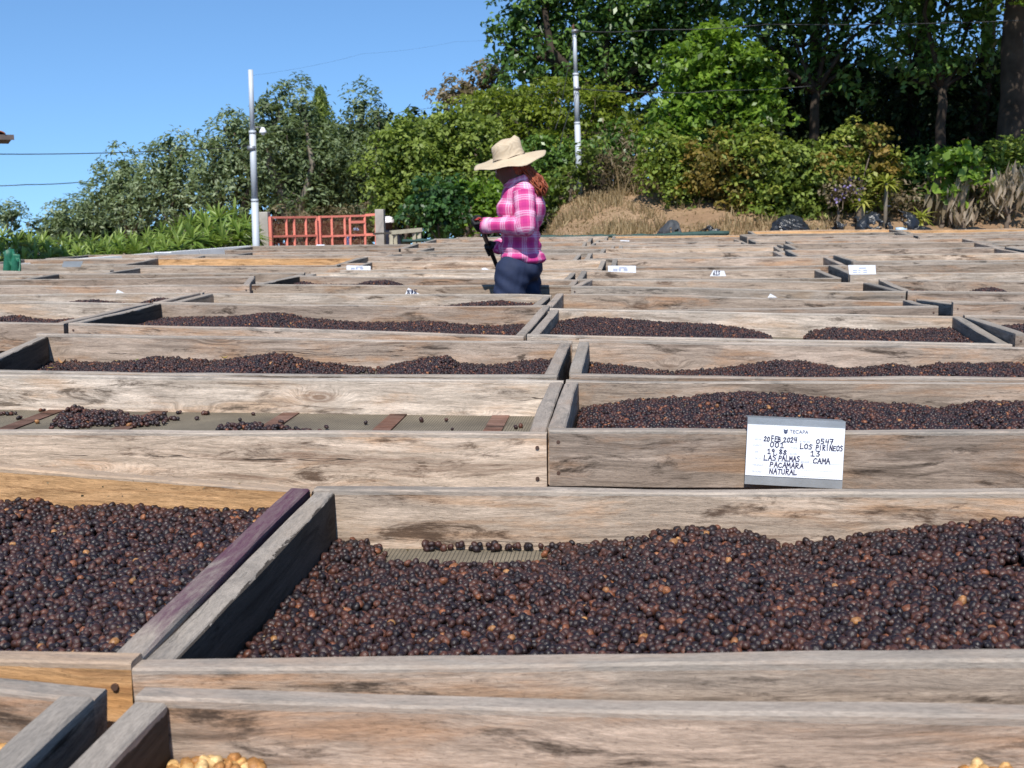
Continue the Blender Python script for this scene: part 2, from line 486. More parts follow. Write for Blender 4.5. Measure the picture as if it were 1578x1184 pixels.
bed('RR4', edge((1578, 514), (1800, 516), 4.95, 1.515, 3.6), edge((1484, 486), (1578, 488), 5.95, None, 3.6),
    'drying bed cut by the right edge, dark gap along its left end board', ('grey', 'grey', 'dull', 'grey'))
bed('R5', flat_edge(-.50, 1.47, 6.02, 0, .018), edge((858, 450), (1402, 463), 6.98, None, None),
    'drying bed behind the pale boarded one, brown back board with loose cherries', ('grey', 'mixed', 'grey', 'dull'))
bed('L5', flat_edge(-2.72, -.54, 6.25), edge((322, 451), (850, 454), 7.02, None, None),
    'drying bed with pale cream back board right in front of the woman', ('grey', 'pale', 'dull', 'dull'))
bed('LL5', flat_edge(-5.05, -2.80, 6.25), edge((-100, 455), (315, 449), 7.05, -5.05, None),
    'drying bed with stained cream back board and remains of cherries, left side', ('grey', 'pale', 'grey', 'grey'))
bed('RR5', flat_edge(1.54, 3.6, 6.02, .035), edge((1412, 462), (1578, 464), 6.98, None, 3.6),
    'drying bed at right edge with a knot in its back board', ('grey', 'mixed', 'stain_shade', 'grey'))
bed('R6', edge((880, 441), (1396, 449), 7.12, None, None), edge((905, 430), (1345, 434), 8.00, None, 1.50),
    'grey drying bed right of the woman, its left end boards in a stepped row', ('dull', 'mixed', 'grey', 'black'))
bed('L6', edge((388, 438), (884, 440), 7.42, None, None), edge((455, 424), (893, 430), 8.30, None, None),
    'drying bed with reddish brown front board right behind the woman', ('tan', 'grey', 'stain_shade', 'grey'))
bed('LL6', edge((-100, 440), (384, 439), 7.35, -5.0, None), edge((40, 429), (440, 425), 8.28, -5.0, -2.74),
    'grey drying bed left of the one with the reddish brown front board', ('grey', 'grey', 'stain_shade', 'grey'))
bed('RR6', edge((1399, 449), (1578, 451), 7.12, None, 3.7), edge((1354, 430), (1578, 432), 8.00, None, 3.7),
    'drying bed at right with a small ridge of cherries against its back board', ('grey', 'mixed', 'stain_shade', 'grey'))

# rows further back follow the same grid
ORD = ['zeroth', 'first', 'second', 'third', 'fourth', 'fifth', 'sixth', 'seventh', 'eighth', 'ninth', 'tenth', 'eleventh', 'twelfth', 'thirteenth', 'fourteenth', 'fifteenth', 'sixteenth']
def far_limit(x):
    """the back edge of the field of beds"""
    if x < -4.55: return 15.6 + (x+4.55)*1.45
    if x < -3.5: return 15.2
    return 16.9
palette = ['grey', 'grey', 'mixed', 'grey', 'dull', 'mixed', 'pale', 'tan']
rr = random.Random(5)
y = 8.46
row = 8
joints0 = [-9.2, -7.05, -4.93, -2.70, -.46, 1.44, 3.50, 5.55, 7.6]
while y < 16.6:
    dep = 1.0 + rr.uniform(-.04, .05)
    sh = rr.uniform(-.10, .10) + (0.12 if row % 3 == 0 else -.05)
    n = 0
    for c in range(len(joints0)-1):
        x0 = joints0[c]+sh+.03+rr.uniform(-.02, .02); x1 = joints0[c+1]+sh-.03+rr.uniform(-.02, .02)
        yy = y + rr.uniform(-.05, .05) + (.0 if x0 > -3 else .08)
        if yy+dep > far_limit((x0+x1)/2)+.35: continue
        if x1 < -.60*(yy+dep)-.2 or x0 > .36*(yy+dep)+.2: continue
        n += 1
        dz = rr.uniform(-.016, .016) + (.03 if x0 > .9 else 0) - (.03 if x0 < -4 else 0) + max(0, -x0-5)*-.01
        tl = rr.uniform(-.012, .012)
        f = flat_edge(x0, x1, yy, dz, tl); b = flat_edge(x0+rr.uniform(-.01, .01), x1+rr.uniform(-.01, .01), yy+dep, dz+rr.uniform(-.012, .02), tl)
        m = [rr.choice(palette) for _ in range(4)]
        if row in (10,) and c == 2: m[1] = 'orange'
        if yy > 15.2 and x0 > -1: m[1] = 'orange' if rr.random() < .6 else 'tan'
        m[2] = rr.choice(['stain', 'dull', 'stain']); m[3] = rr.choice(['stain', 'dull', 'grey'])
        bed(('far', row, c), f, b, 'distant empty drying bed, %s row from the camera, %s in that row from the left' % (ORD[row], ORD[n]), m, slats=False, h=BH, screws=False)
    y += dep + .035 + (rr.choice([.0, .0, .12]))
    row += 1

# ------------------------------------------------------------------ cherries
def cherry_proto(name, mat, seed, ax, sub=2, wr=.05, crease=False):
    bm = bmesh.new(); bmesh.ops.create_icosphere(bm, subdivisions=sub, radius=1.0)
    r = np.random.default_rng(seed)
    ph = r.uniform(0, 6.28, 8)
    for v in bm.verts:
        x, yv, z = v.co
        w = 1 + wr*(math.sin(5*math.atan2(yv, z)+ph[0]+2*x) + .6*math.sin(9*math.atan2(yv, z)+ph[1]-3*x) + .5*math.sin(7*x+ph[2]+3*yv))*(1-abs(x)*.4)
        if x > .85: w *= .93
        if crease and abs(yv) < .3 and z > 0: w *= .86
        v.co = Vector((x*ax[0], yv*ax[1], z*ax[2]))*w
    me = bpy.data.meshes.new(name); bm.to_mesh(me); bm.free(); me.materials.append(mat)
    me.polygons.foreach_set('use_smooth', np.ones(len(me.polygons), bool))
    return bpy.data.objects.new(name, me)

def cherry_mat(name, stops, rough=.42, spec=.5):
    t = NT(name)
    a = t.n('ShaderNodeAttribute', attribute_type='INSTANCER', attribute_name='tint').outputs['Fac']
    tc = t.n('ShaderNodeTexCoord').outputs['Object']
    c = t.ramp(a, stops)
    nz = t.noise(tc, 220, 5, .65)
    c = t.mix(1.0, c, t.ramp(nz, [(.3, .55), (.55, 1.0), (.75, 2.2)]), 'MULTIPLY')
    nb = t.noise(tc, 420, 3, .6)
    b = t.bsdf(c, t.ramp(nz, [(.3, rough-.10), (.7, rough+.25)]), nb, .5, .0018, spec)
    return t.done(b)

M_CH = cherry_mat('dried_coffee_cherry', [(0, (.010, .006, .007)), (.36, (.020, .009, .009)), (.62, (.040, .016, .013)), (.85, (.070, .026, .017)),
                                         (.965, (.10, .036, .020)), (.992, (.22, .075, .030)), (1, (.36, .18, .06))], .41, .5)
M_BEAN = cherry_mat('golden_coffee_bean', [(0, (.32, .14, .04)), (.4, (.48, .25, .08)), (.8, (.60, .36, .14)), (1, (.70, .48, .22))], .5, .4)
protoA = bpy.data.collections.new('cherry_shapes')
for i, ax in enumerate([(.0074, .0060, .0055), (.0066, .0060, .0058), (.0084, .0062, .0054), (.0060, .0052, .0047), (.0078, .0066, .0050), (.0068, .0054, .0052)]):
    protoA.objects.link(cherry_proto('cherry_shape_%s' % 'abcdef'[i], M_CH, i+3, ax, 2, .06))
protoB = bpy.data.collections.new('bean_shapes')
for i, ax in enumerate([(.0082, .0056, .0048), (.0074, .0058, .0050)]):
    protoB.objects.link(cherry_proto('bean_shape_%s' % 'ab'[i], M_BEAN, i+13, ax, 2, .02, True))

def scatter_group(coll):
    g = bpy.data.node_groups.new('pile_'+coll.name, 'GeometryNodeTree')
    g.interface.new_socket('Geometry', in_out='INPUT', socket_type='NodeSocketGeometry')
    g.interface.new_socket('Geometry', in_out='OUTPUT', socket_type='NodeSocketGeometry')
    N = g.nodes.new; L = g.links.new
    gi = N('NodeGroupInput'); go = N('NodeGroupOutput')
    ci = N('GeometryNodeCollectionInfo'); ci.inputs[0].default_value = coll; ci.inputs[1].default_value = True; ci.inputs[2].default_value = True
    ip = N('GeometryNodeInstanceOnPoints'); ip.inputs['Pick Instance'].default_value = True
    def attr(nm, ty):
        a = N('GeometryNodeInputNamedAttribute'); a.data_type = ty; a.inputs[0].default_value = nm; return a.outputs[0]
    L(gi.outputs[0], ip.inputs['Points']); L(ci.outputs[0], ip.inputs['Instance'])
    L(attr('kind_index', 'INT'), ip.inputs['Instance Index'])
    L(attr('rot', 'FLOAT_VECTOR'), ip.inputs['Rotation'])
    L(attr('size', 'FLOAT'), ip.inputs['Scale'])
    L(ip.outputs[0], go.inputs[0])
    return g
GA = scatter_group(protoA); GB = scatter_group(protoB)

def pile_object(name, pts, label, cat, group, gn, nk, scale=1.0, seed=1):
    n = len(pts); r = np.random.default_rng(seed)
    org = pts.mean(0)
    me = bpy.data.meshes.new(name); me.vertices.add(n); me.vertices.foreach_set('co', (pts-org).astype(np.float32).ravel())
    a = me.attributes.new('kind_index', 'INT', 'POINT'); a.data.foreach_set('value', r.integers(0, nk, n).astype(np.int32))
    rot = np.stack([r.uniform(-1, 1, n), r.uniform(-1.2, 1.2, n), r.uniform(0, 6.28, n)], 1)
    a = me.attributes.new('rot', 'FLOAT_VECTOR', 'POINT'); a.data.foreach_set('vector', rot.astype(np.float32).ravel())
    a = me.attributes.new('size', 'FLOAT', 'POINT'); a.data.foreach_set('value', (scale*r.uniform(.80, 1.18, n)).astype(np.float32))
    a = me.attributes.new('tint', 'FLOAT', 'POINT'); a.data.foreach_set('value', r.uniform(0, 1, n).astype(np.float32))
    o = link(name, me, None, org)
    md = o.modifiers.new('pile', 'NODES'); md.node_group = gn
    tag(o, label, cat, group, 'stuff')
    return o

def heap_points(key, hf, spacing=.0118, seed=1, layers=2, jit=.0045, mind=.003):
    b = BEDS[key]; FLc, FRc = b['front']; BLc, BRc = b['back']
    r = np.random.default_rng(seed)
    m = BT+.006
    W_ = (FRc[0]-FLc[0]); D_ = BLc[1]-FLc[1]
    nx = int((W_)/spacing); ny = int(D_/(spacing*.87))
    out = []
    for ly in range(layers):
        I, J = np.meshgrid(np.arange(nx+2), np.arange(ny+2), indexing='ij')
        u = ((I + .5*((J+ly) % 2))*spacing)/W_; v = (J*spacing*.87 + ly*spacing*.4)/D_
        u = u.ravel() + r.normal(0, .22*spacing/W_, u.size); v = v.ravel() + r.normal(0, .22*spacing/D_, v.size)
        fx = FLc[0]*(1-u)*(1-v)+FRc[0]*u*(1-v)+BLc[0]*(1-u)*v+BRc[0]*u*v
        fy = FLc[1]*(1-u)*(1-v)+FRc[1]*u*(1-v)+BLc[1]*(1-u)*v+BRc[1]*u*v
        fz = FLc[2]*(1-u)*(1-v)+FRc[2]*u*(1-v)+BLc[2]*(1-u)*v+BRc[2]*u*v
        xl = FLc[0]*(1-v)+BLc[0]*v+ST+.006; xr = FRc[0]*(1-v)+BRc[0]*v-ST-.006
        yf = FLc[1]*(1-u)+FRc[1]*u+m; yb = BLc[1]*(1-u)+BRc[1]*u-m
        h = hf(fx, fy, u, v)
        ok = (fx > xl) & (fx < xr) & (fy > yf) & (fy < yb) & (h > mind)
        z = fz-FLOOR + .005 + np.maximum(0, h-.006) + r.uniform(-jit, jit, u.size) - ly*.0095
        ok &= z > (fz-FLOOR+.0045)
        if ly == 0:
            thin = h < .010
            ok &= ~thin | (r.uniform(0, 1, u.size) < (h/.010)**1.5*1.2)
            z = np.where(thin, fz-FLOOR+.006, z)
        out.append(np.stack([fx, fy, z], 1)[ok])
        nx = nx if ly else nx
    return np.concatenate(out)

def profile(key, pts):
    """height of the pile along the back board from photo pixels -> function of X"""
    b = BEDS[key]; Yb = b['back'][0][1]-.04
    X = []; H = []
    for (px, py) in pts:
        p = P(px, py, Yb)
        u = (p[0]-b['back'][0][0])/(b['back'][1][0]-b['back'][0][0])
        zt = b['back'][0][2]*(1-u)+b['back'][1][2]*u
        X.append(p[0]); H.append(max(0, p[2]-(zt-FLOOR)))
    X = np.array(X); H = np.array(H); o = np.argsort(X)
    return lambda x: np.interp(x, X[o], H[o])

pr1 = profile('R1', [(500, 826), (560, 828), (600, 840), (650, 846), (700, 848), (840, 848), (880, 846), (960, 842), (1020, 824), (1100, 815), (1160, 822), (1205, 838), (1260, 832), (1330, 822), (1400, 815), (1500, 806), (1578, 802), (1700, 806)])
def h_r1(x, y, u, v):
    base = pr1(x)
    f = np.interp(v, [0, .25, .55, .85, 1], [.45, .62, .85, 1.0, 1.0])
    h = base*f + .022*(1-v) + .007*snoise(x, y, 3, 9, 2) + .006*snoise(x, y, 4, 3.2, 2)
    h = np.where((y < 2.175) & (x < .05), np.maximum(h, np.interp(y, [1.4, 2.0, 2.10, 2.135, 2.15], [.026, .022, .014, .0115, 0])+.003*snoise(x, y, 41, 14, 2)), h)
    left = np.interp(x, [-.62, -.40, -.25], [.5, .9, 1.0]); h = h*np.where(v < .8, left+(1-left)*v*.7, 1)
    hole = np.exp(-(((x+.272)/.098)**2 + ((y-2.20)/.05)**2)**2.0)
    h = h*(1-1.3*hole)
    h = np.where((y > 2.245) & (np.abs(x+.27) < .16), np.maximum(h, .0105), h)
    # thin spots near the front where the mesh shows
    for (qx, qy, rx, ry) in ((-.262, 1.90, .030, .022), (-.19, 1.885, .012, .03), (-.45, 1.86, .02, .014), (.62, 1.98, .014, .03)):
        h = h*(1-1.2*np.exp(-(((x-qx)/rx)**2+((y-qy)/ry)**2)))
    return h
DC = 'dark dried coffee cherries '
pile_object('coffee_cherries', heap_points('R1', h_r1, .0128, 11, 3), DC+'heaped in the large front bed around bare mesh', 'coffee cherries', 'cherry heaps', GA, 6, 1.16, 1)
pl1 = profile('L1', [(-300, 762), (0, 770), (60, 768), (110, 782), (200, 778), (300, 788), (400, 786), (470, 780)])
pile_object('coffee_cherries', heap_points('L1', lambda x, y, u, v: pl1(x)*.95 + .003 + .006*snoise(x, y, 8, 7, 3), .0128, 12, 3), DC+'filling the front left bed below its orange board', 'coffee cherries', 'cherry heaps', GA, 6, 1.16, 2)
pr2 = profile('R2', [(880, 630), (930, 622), (1000, 613), (1060, 612), (1130, 606), (1210, 606), (1280, 614), (1350, 620), (1400, 622), (1440, 630), (1500, 620), (1578, 620), (1700, 622)])
pile_object('coffee_cherries', heap_points('R2', lambda x, y, u, v: pr2(x)*np.interp(v, [0, .3, .7, 1], [.6, .9, 1.05, .9]) + .005*snoise(x, y, 18, 8, 3), .0122, 13, 2), DC+'heaped in the bed behind the handwritten card', 'coffee cherries', 'cherry heaps', GA, 6, 1.05, 3)
pr3 = profile('R3', [(900, 556), (960, 562), (1010, 569), (1060, 570), (1110, 566), (1150, 560), (1200, 554), (1240, 557), (1300, 568), (1340, 565), (1370, 560), (1410, 566), (1440, 558), (1500, 559), (1578, 560), (1700, 562)])
pile_object('coffee_cherries', heap_points('R3', lambda x, y, u, v: pr3(x)*np.interp(v, [0, .3, .7, 1], [.7, .9, 1.0, .95]) + .004*snoise(x, y, 28, 9, 3), .0122, 14, 2), DC+'in the bed whose back board has a small round hole', 'coffee cherries', 'cherry heaps', GA, 6, 1.05, 4)
pl3 = profile('L3', [(20, 564), (70, 558), (110, 556), (170, 557), (215, 555), (240, 547), (300, 552), (335, 556), (370, 552), (420, 545), (450, 546), (475, 556), (540, 562), (590, 565), (620, 558), (650, 552), (690, 548), (710, 560), (760, 562), (800, 556), (840, 552), (870, 551)])
pile_object('coffee_cherries', heap_points('L3', lambda x, y, u, v: pl3(x)*np.interp(v, [0, .3, .7, 1], [.7, .9, 1.0, .97]) + .003*snoise(x, y, 38, 9, 3), .0122, 15, 2), DC+'in the long bed left of centre with yellow leaves', 'coffee cherries', 'cherry heaps', GA, 6, 1.05, 5)
pl4 = profile('L4', [(180, 503), (215, 497), (240, 490), (300, 487), (360, 487), (400, 483), (440, 482), (470, 489), (500, 491), (520, 494), (560, 496), (620, 497), (650, 494), (690, 497), (730, 500), (760, 501), (800, 498), (830, 502)])
pile_object('coffee_cherries', heap_points('L4', lambda x, y, u, v: pl4(x)*np.interp(v, [0, .3, .75, 1], [.7, .9, 1.0, .95]) + .003*snoise(x, y, 48, 9, 3), .0124, 16, 2), DC+'ridged in the bed with the near-black left end', 'coffee cherries', 'cherry heaps', GA, 6, 1.05, 6)
pr4 = profile('R4', [(838, 500), (870, 492), (900, 488), (950, 489), (1000, 494), (1040, 496), (1100, 499), (1140, 504), (1175, 512), (1190, 522), (1235, 522), (1250, 510), (1280, 504), (1330, 507), (1370, 510), (1410, 506), (1450, 505), (1500, 507)])
pile_object('coffee_cherries', heap_points('R4', lambda x, y, u, v: pr4(x)*np.interp(v, [0, .3, .75, 1], [.7, .9, 1.0, .98]) + .002*snoise(x, y, 58, 9, 3), .0124, 17, 2), DC+'in two ridges in the pale boarded bed', 'coffee cherries', 'cherry heaps', GA, 6, 1.05, 7)
prr4 = profile('RR4', [(1500, 515), (1530, 503), (1578, 500), (1700, 500)])
pile_object('coffee_cherries', heap_points('RR4', lambda x, y, u, v: prr4(x)+.002*snoise(x, y, 68, 9, 3), .0126, 18, 1), DC+'at the right edge in the bed behind the dark gap', 'coffee cherries', 'cherry heaps', GA, 6, 1.05, 8)
def ridge(key, pts, seed, label, layers=1, sp=.0126):
    pf = profile(key, pts)
    pile_object('coffee_cherries', heap_points(key, lambda x, y, u, v: pf(x)*np.interp(v, [0, .6, .75, 1], [.15, .6, 1, 1])+.002*snoise(x, y, seed, 12, 2), sp, seed, layers), DC+label, 'coffee cherries', 'cherry heaps', GA, 6, 1.08, seed)
ridge('R5', [(870, 490), (1035, 490), (1050, 477), (1075, 477), (1090, 483), (1130, 480), (1160, 477), (1200, 479), (1250, 478), (1290, 476), (1340, 473), (1380, 474), (1410, 478), (1440, 477)], 71, 'along the brown back board behind the pale bed')
ridge('L5', [(280, 490), (600, 480), (690, 471), (720, 467), (770, 463), (800, 466), (825, 467)], 72, 'in the corner of the bed before the woman')
ridge('LL5', [(-100, 480), (90, 480), (110, 464), (150, 461), (180, 466), (215, 468), (245, 459), (262, 460), (290, 470)], 73, 'left over in the bed with stained cream back board')
ridge('LL4', [(-200, 484), (0, 489), (30, 486), (55, 490), (90, 493), (110, 491), (150, 496), (180, 498)], 74, 'at the left edge beside the near-black end board')
ridge('RR6', [(1380, 446), (1400, 447), (1450, 449), (1490, 449), (1510, 444), (1530, 443), (1545, 449), (1578, 456)], 75, 'in a thin ridge in the far right bed')
ridge('RR5', [(1500, 490), (1600, 488)], 76, 'at the right edge below the knotty back board')
ridge('L6', [(440, 437), (470, 434), (490, 438), (555, 438), (570, 433), (600, 432), (620, 438), (640, 450), (700, 450)], 77, 'sparse behind the reddish brown board')

# nearly empty bed: clusters and single cherries
def l2_h(x, y, u, v):
    h = np.zeros_like(x)
    def px_x(px, py, z):
        vv = ray(px, py); tt = (z)/vv[2]; return vv[0]*tt, vv[1]*tt
    zf = BEDS['L2']['front'][1][2]-FLOOR-CAM_H
    for (px, py, rx, ry, hh) in ((140, 651, .09, .13, .020), (115, 643, .03, .06, .026), (200, 655, .12, .05, .016), (235, 650, .09, .03, .012), (380, 663, .09, .05, .015), (420, 664, .09, .03, .010), (65, 638, .02, .02, .008),
                                 (30, 650, .02, .02, .008), (30, 638, .035, .015, .0075), (10, 643, .04, .02, .0075), (320, 641, .03, .015, .008), (275, 641, .012, .02, .008), (375, 650, .025, .018, .008), (795, 660, .035, .015, .0085), (730, 665, .012, .02, .0075), (752, 664, .012, .02, .0075), (650, 650, .014, .012, .0075), (390, 642, .012, .012, .007), (435, 654, .012, .012, .007), (600, 642, .012, .012, .007), (300, 650, .02, .02, .0075), (60, 655, .03, .02, .007), (470, 668, .08, .03, .008), (90, 660, .06, .02, .009), (165, 640, .03, .012, .008), (250, 642, .03, .012, .008), (340, 660, .03, .02, .009), (505, 662, .02, .012, .008), (690, 650, .02, .012, .008), (560, 655, .012, .012, .007), (700, 664, .02, .01, .008)):
        cx_, cy_ = px_x(px, py, zf)
        h = np.maximum(h, hh*np.exp(-(((x-cx_)/rx)**2+((y-cy_)/ry)**2)))
    return h + .0012*snoise(x, y, 5, 60, 1)
pile_object('coffee_cherries', heap_points('L2', l2_h, .0135, 19, 2, mind=.0042), 'black coffee cherries scattered in clusters on the mesh of the nearly empty bed', 'coffee cherries', 'cherry heaps', GA, 6, 1.15, 9)

# golden beans at the very front
pr0 = profile('R0', [(200, 1240), (225, 1190), (260, 1180), (300, 1173), (330, 1167), (370, 1171), (410, 1180), (440, 1196), (500, 1230), (1400, 1230), (1470, 1186), (1500, 1174), (1540, 1182), (1600, 1200), (1700, 1230)])
pile_object('coffee_beans', heap_points('R0', lambda x, y, u, v: pr0(x)*np.interp(v, [0, 1], [.8, 1])+.003*snoise(x, y, 6, 20, 2), .0118, 20, 2), 'golden coffee beans against the back board of the nearest bed', 'coffee beans', 'golden bean heaps', GB, 2, 1.5, 21)
pl0 = profile('L0', [(-300, 1145), (-30, 1140), (15, 1160), (60, 1190)])
pile_object('coffee_beans', heap_points('L0', lambda x, y, u, v: pl0(x), .0118, 22, 1), 'golden coffee beans in the bed in the bottom left corner', 'coffee beans', 'golden bean heaps', GB, 2, 1.5, 22)

# ------------------------------------------------------------------ terrain
def smooth(a, b, x):
    t = np.clip((x-a)/(b-a), 0, 1); return t*t*(3-2*t)
def ground(x, y):
    x = np.asarray(x, float); y = np.asarray(y, float)
    z = .0105*np.clip(y, -5, 17)
    # terrace behind the field, centre and right
    r = smooth(-2.2, -1.2, x)
    z = z + r*smooth(16.95, 17.25, y)*.70
    # grassy bank
    z = z + r*smooth(18.3, 22.0, y)*(.75+.25*smooth(1, 9, x)) + r*smooth(22, 34, y)*1.2*smooth(-2, 6, x)
    # left side falls away behind the wall and the gate
    l = 1-smooth(-2.4, -1.4, x)
    z = z - l*smooth(15.5, 18.0, y)*.55
    z = z - smooth(-6.0, -9.5, x-.0*y)*.5*smooth(8, 13, y)
    z = z - smooth(40, 400, y)*40 - smooth(400, 9000, y)*500
    z = z + .05*snoise(x, y, 77, .9, 3)*smooth(16.8, 18.5, y) + .06*snoise(x, y, 79, 4.5, 3)*smooth(17.8, 18.6, y)*(1-smooth(60, 90, y))
    return z
gy = np.concatenate([np.linspace(-30, 16, 24), np.linspace(16.3, 26, 110), np.geomspace(26.5, 9000, 46)])
gx = np.concatenate([-np.geomspace(9000, 16, 24), np.linspace(-15, 15, 170), np.geomspace(16, 9000, 24)])
GX, GY = np.meshgrid(gx, gy, indexing='ij')
GZ = ground(GX, GY)
V = np.stack([GX.ravel(), GY.ravel(), GZ.ravel()], 1)
ni, nj = GX.shape
ii, jj = np.meshgrid(np.arange(ni-1), np.arange(nj-1), indexing='ij')
ii = ii.ravel(); jj = jj.ravel()
Fq = np.stack([ii*nj+jj, (ii+1)*nj+jj, (ii+1)*nj+jj+1, ii*nj+jj+1], 1)
t = NT('dry_earth')
tc = t.n('ShaderNodeTexCoord').outputs['Object']
n1 = t.noise(tc, .55, 6, .6); n2 = t.noise(tc, 14, 6, .7); n3 = t.noise(tc, .02, 4, .5)
c = t.mix(t.ramp(n1, [(.35, 0.0), (.65, 1.0)]), (.25, .155, .09), (.36, .245, .15))
c = t.mix(t.ramp(n2, [(.3, .5), (.6, 0.0)]), c, (.15, .10, .06))
sp = t.n('ShaderNodeSeparateXYZ'); t.l(tc, sp.inputs[0])
c = t.mix(t.ramp(t.math('MULTIPLY', sp.outputs[1], .01), [(.30, 0.0), (.45, 1.0)]), c, (.06, .085, .035))
ground_o = link('ground', mesh(V, Fq, t.done(t.bsdf(c, .9, n2, .5, .03, .1)), True))
ground_o['kind'] = 'structure'

# ------------------------------------------------------------------ foliage
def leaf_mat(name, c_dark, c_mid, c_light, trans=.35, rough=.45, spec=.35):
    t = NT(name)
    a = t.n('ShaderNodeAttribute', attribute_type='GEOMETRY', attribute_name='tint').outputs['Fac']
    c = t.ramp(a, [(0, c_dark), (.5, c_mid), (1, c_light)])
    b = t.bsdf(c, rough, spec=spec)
    tr = t.n('ShaderNodeBsdfTranslucent')
    tc = t.mix(.5, c, (c_light[0]*1.3, c_light[1]*1.5, c_light[2]*.6))
    t.l(tc, tr.inputs[0])
    m = t.n('ShaderNodeMixShader'); m.inputs[0].default_value = trans
    t.l(b.outputs[0], m.inputs[1]); t.l(tr.outputs[0], m.inputs[2])
    t.l(m.outputs[0], t.out.inputs[0])
    return t.m

def unit(v): return v/(np.linalg.norm(v, axis=-1, keepdims=True)+1e-9)

def leaves(cent, nrm, size, r, asp=.5, droop=.3, tint=None):
    """one folded diamond per leaf: cent (n,3), nrm (n,3), size (n,)"""
    n = len(cent)
    rd = unit(r.normal(size=(n, 3)))
    d = unit(np.cross(nrm, rd)); d[:, 2] -= droop; d = unit(d)
    s = unit(np.cross(nrm, d)); nn = np.cross(d, s)
    L = size[:, None]
    base = cent - d*L*.5; tip = cent + d*L*.5 - nn*L*.10
    a = cent + s*L*asp*.5 + nn*L*.06; b = cent - s*L*asp*.5 + nn*L*.06
    V = np.stack([base, a, tip, b], 1).reshape(-1, 3)
    Fq = np.arange(4*n).reshape(n, 4)
    t = r.uniform(0, 1, n) if tint is None else np.clip(tint, 0, 1)
    return V, Fq, np.repeat(t, 4)

def crown_points(lobes, r, clump, per, dens, flat=.7, inner=.25, cut=None):
    """lobes: (centre, radii). Clumps of leaves over each lobe's surface."""
    C = []; N = []; T = []
    for (c, rad) in lobes:
        c = np.asarray(c, float); rad = np.asarray(rad, float)
        area = 4*math.pi*((rad[0]*rad[1])**1.6+(rad[0]*rad[2])**1.6+(rad[1]*rad[2])**1.6)**(1/1.6)/3**(1/1.6)
        k = max(6, int(area/(clump**2)*dens))
        d = unit(r.normal(size=(k, 3)))
        keep = (d[:, 2] > -.75) | (r.uniform(size=k) < .4)
        d = d[keep]; k = len(d)
        ct0 = 0
        rr_ = np.where(r.uniform(size=k) < inner, r.uniform(.35, .8, k), r.uniform(.82, 1.12, k))
        lump = 1+.22*snoise(d[:, 0]*3+c[0], d[:, 2]*3+d[:, 1]*2+c[2], int(abs(c[0]*10))+1, 1.6, 2)
        cc = c + d*rad*(rr_*lump*r.choice([.9, 1.0, 1.1], k))[:, None]
        nn = unit(d/rad)
        cr = clump*r.uniform(.5, 1.25, k)
        ct = r.uniform(0, 1, k)
        m = per
        e = unit(r.normal(size=(k, m, 3)) + nn[:, None, :]*.9 + np.array([0, 0, .6]))
        rad2 = r.uniform(.55, 1.0, (k, m, 1))
        p = cc[:, None, :] + e*rad2*cr[:, None, None]*np.array([1, 1, flat])
        n2 = unit(e*.7 + np.array([0, 0, .7]) + r.normal(size=(k, m, 3))*.55)
        C.append(p.reshape(-1, 3)); N.append(n2.reshape(-1, 3))
        T.append((ct[:, None]*.62 + r.uniform(0, .42, (k, m))).ravel())
    return np.concatenate(C), np.concatenate(N), np.concatenate(T)

def trunk_mesh(base, lobes, tr, r, mat, sub=2, top=None, flare=1.3, fork=.45):
    mb = MB()
    base = np.asarray(base, float)
    cs = np.array([l[0] for l in lobes]); cen = cs.mean(0)
    fork_p = base + (cen-base)*fork
    fork_p[:2] = base[:2] + (cen[:2]-base[:2])*fork*.5
    n = 6
    pts = [base + (fork_p-base)*i/(n-1) + np.array([r.normal(0, tr*.35), r.normal(0, tr*.35), 0])*(0 < i < n-1) for i in range(n)]
    pts[0] = pts[0] - [0, 0, .3]
    mb.tube(pts, [tr*flare]+[tr*(1-.06*i) for i in range(1, n)], 9)
    for (c, rad) in lobes:
        c = np.asarray(c, float)
        mid = fork_p*.5+c*.5 + r.normal(0, .12, 3)*np.linalg.norm(c-fork_p)
        mid[2] -= .08*np.linalg.norm(c-fork_p)
        mb.tube([fork_p-[0, 0, tr*.4], fork_p*.7+mid*.3, mid, c*.75+mid*.25, c], [tr*.6, tr*.42, tr*.30, tr*.17, tr*.07], 7)
        for k in range(sub):
            e = c + unit(r.normal(size=3)+[0, 0, .3])*np.asarray(rad)*.85
            s = mid*.4+c*.6
            mb.tube([s, (s+e)/2+r.normal(0, .06, 3)*np.linalg.norm(e-s), e], [tr*.18, tr*.11, tr*.03], 5)
    return mb.mesh(mat, True)

M_BARK = simple_mat('grey_brown_bark', (.16, .125, .095), .9, .1, 0, .4, 3, .6)
M_BARKD = simple_mat('dark_bark', (.052, .040, .031), .9, .1, 0, .5, 2.5, .8)
M_BARKP = simple_mat('pale_bark', (.19, .165, .13), .9, .1, 0, .3, 3, .5)

def px_lobes(L, Y):
    """(px, py, half width px, half height px[, dY[, depth px]]) -> world lobes round depth Y"""
    out = []
    for q in L:
        dY = q[4] if len(q) > 4 else 0; Yq = Y+dY; s = Yq/F_PX
        dep = (q[5] if len(q) > 5 else (q[2]+q[3])/2)*s
        out.append((P(q[0], q[1], Yq), (q[2]*s, dep, q[3]*s)))
    return out

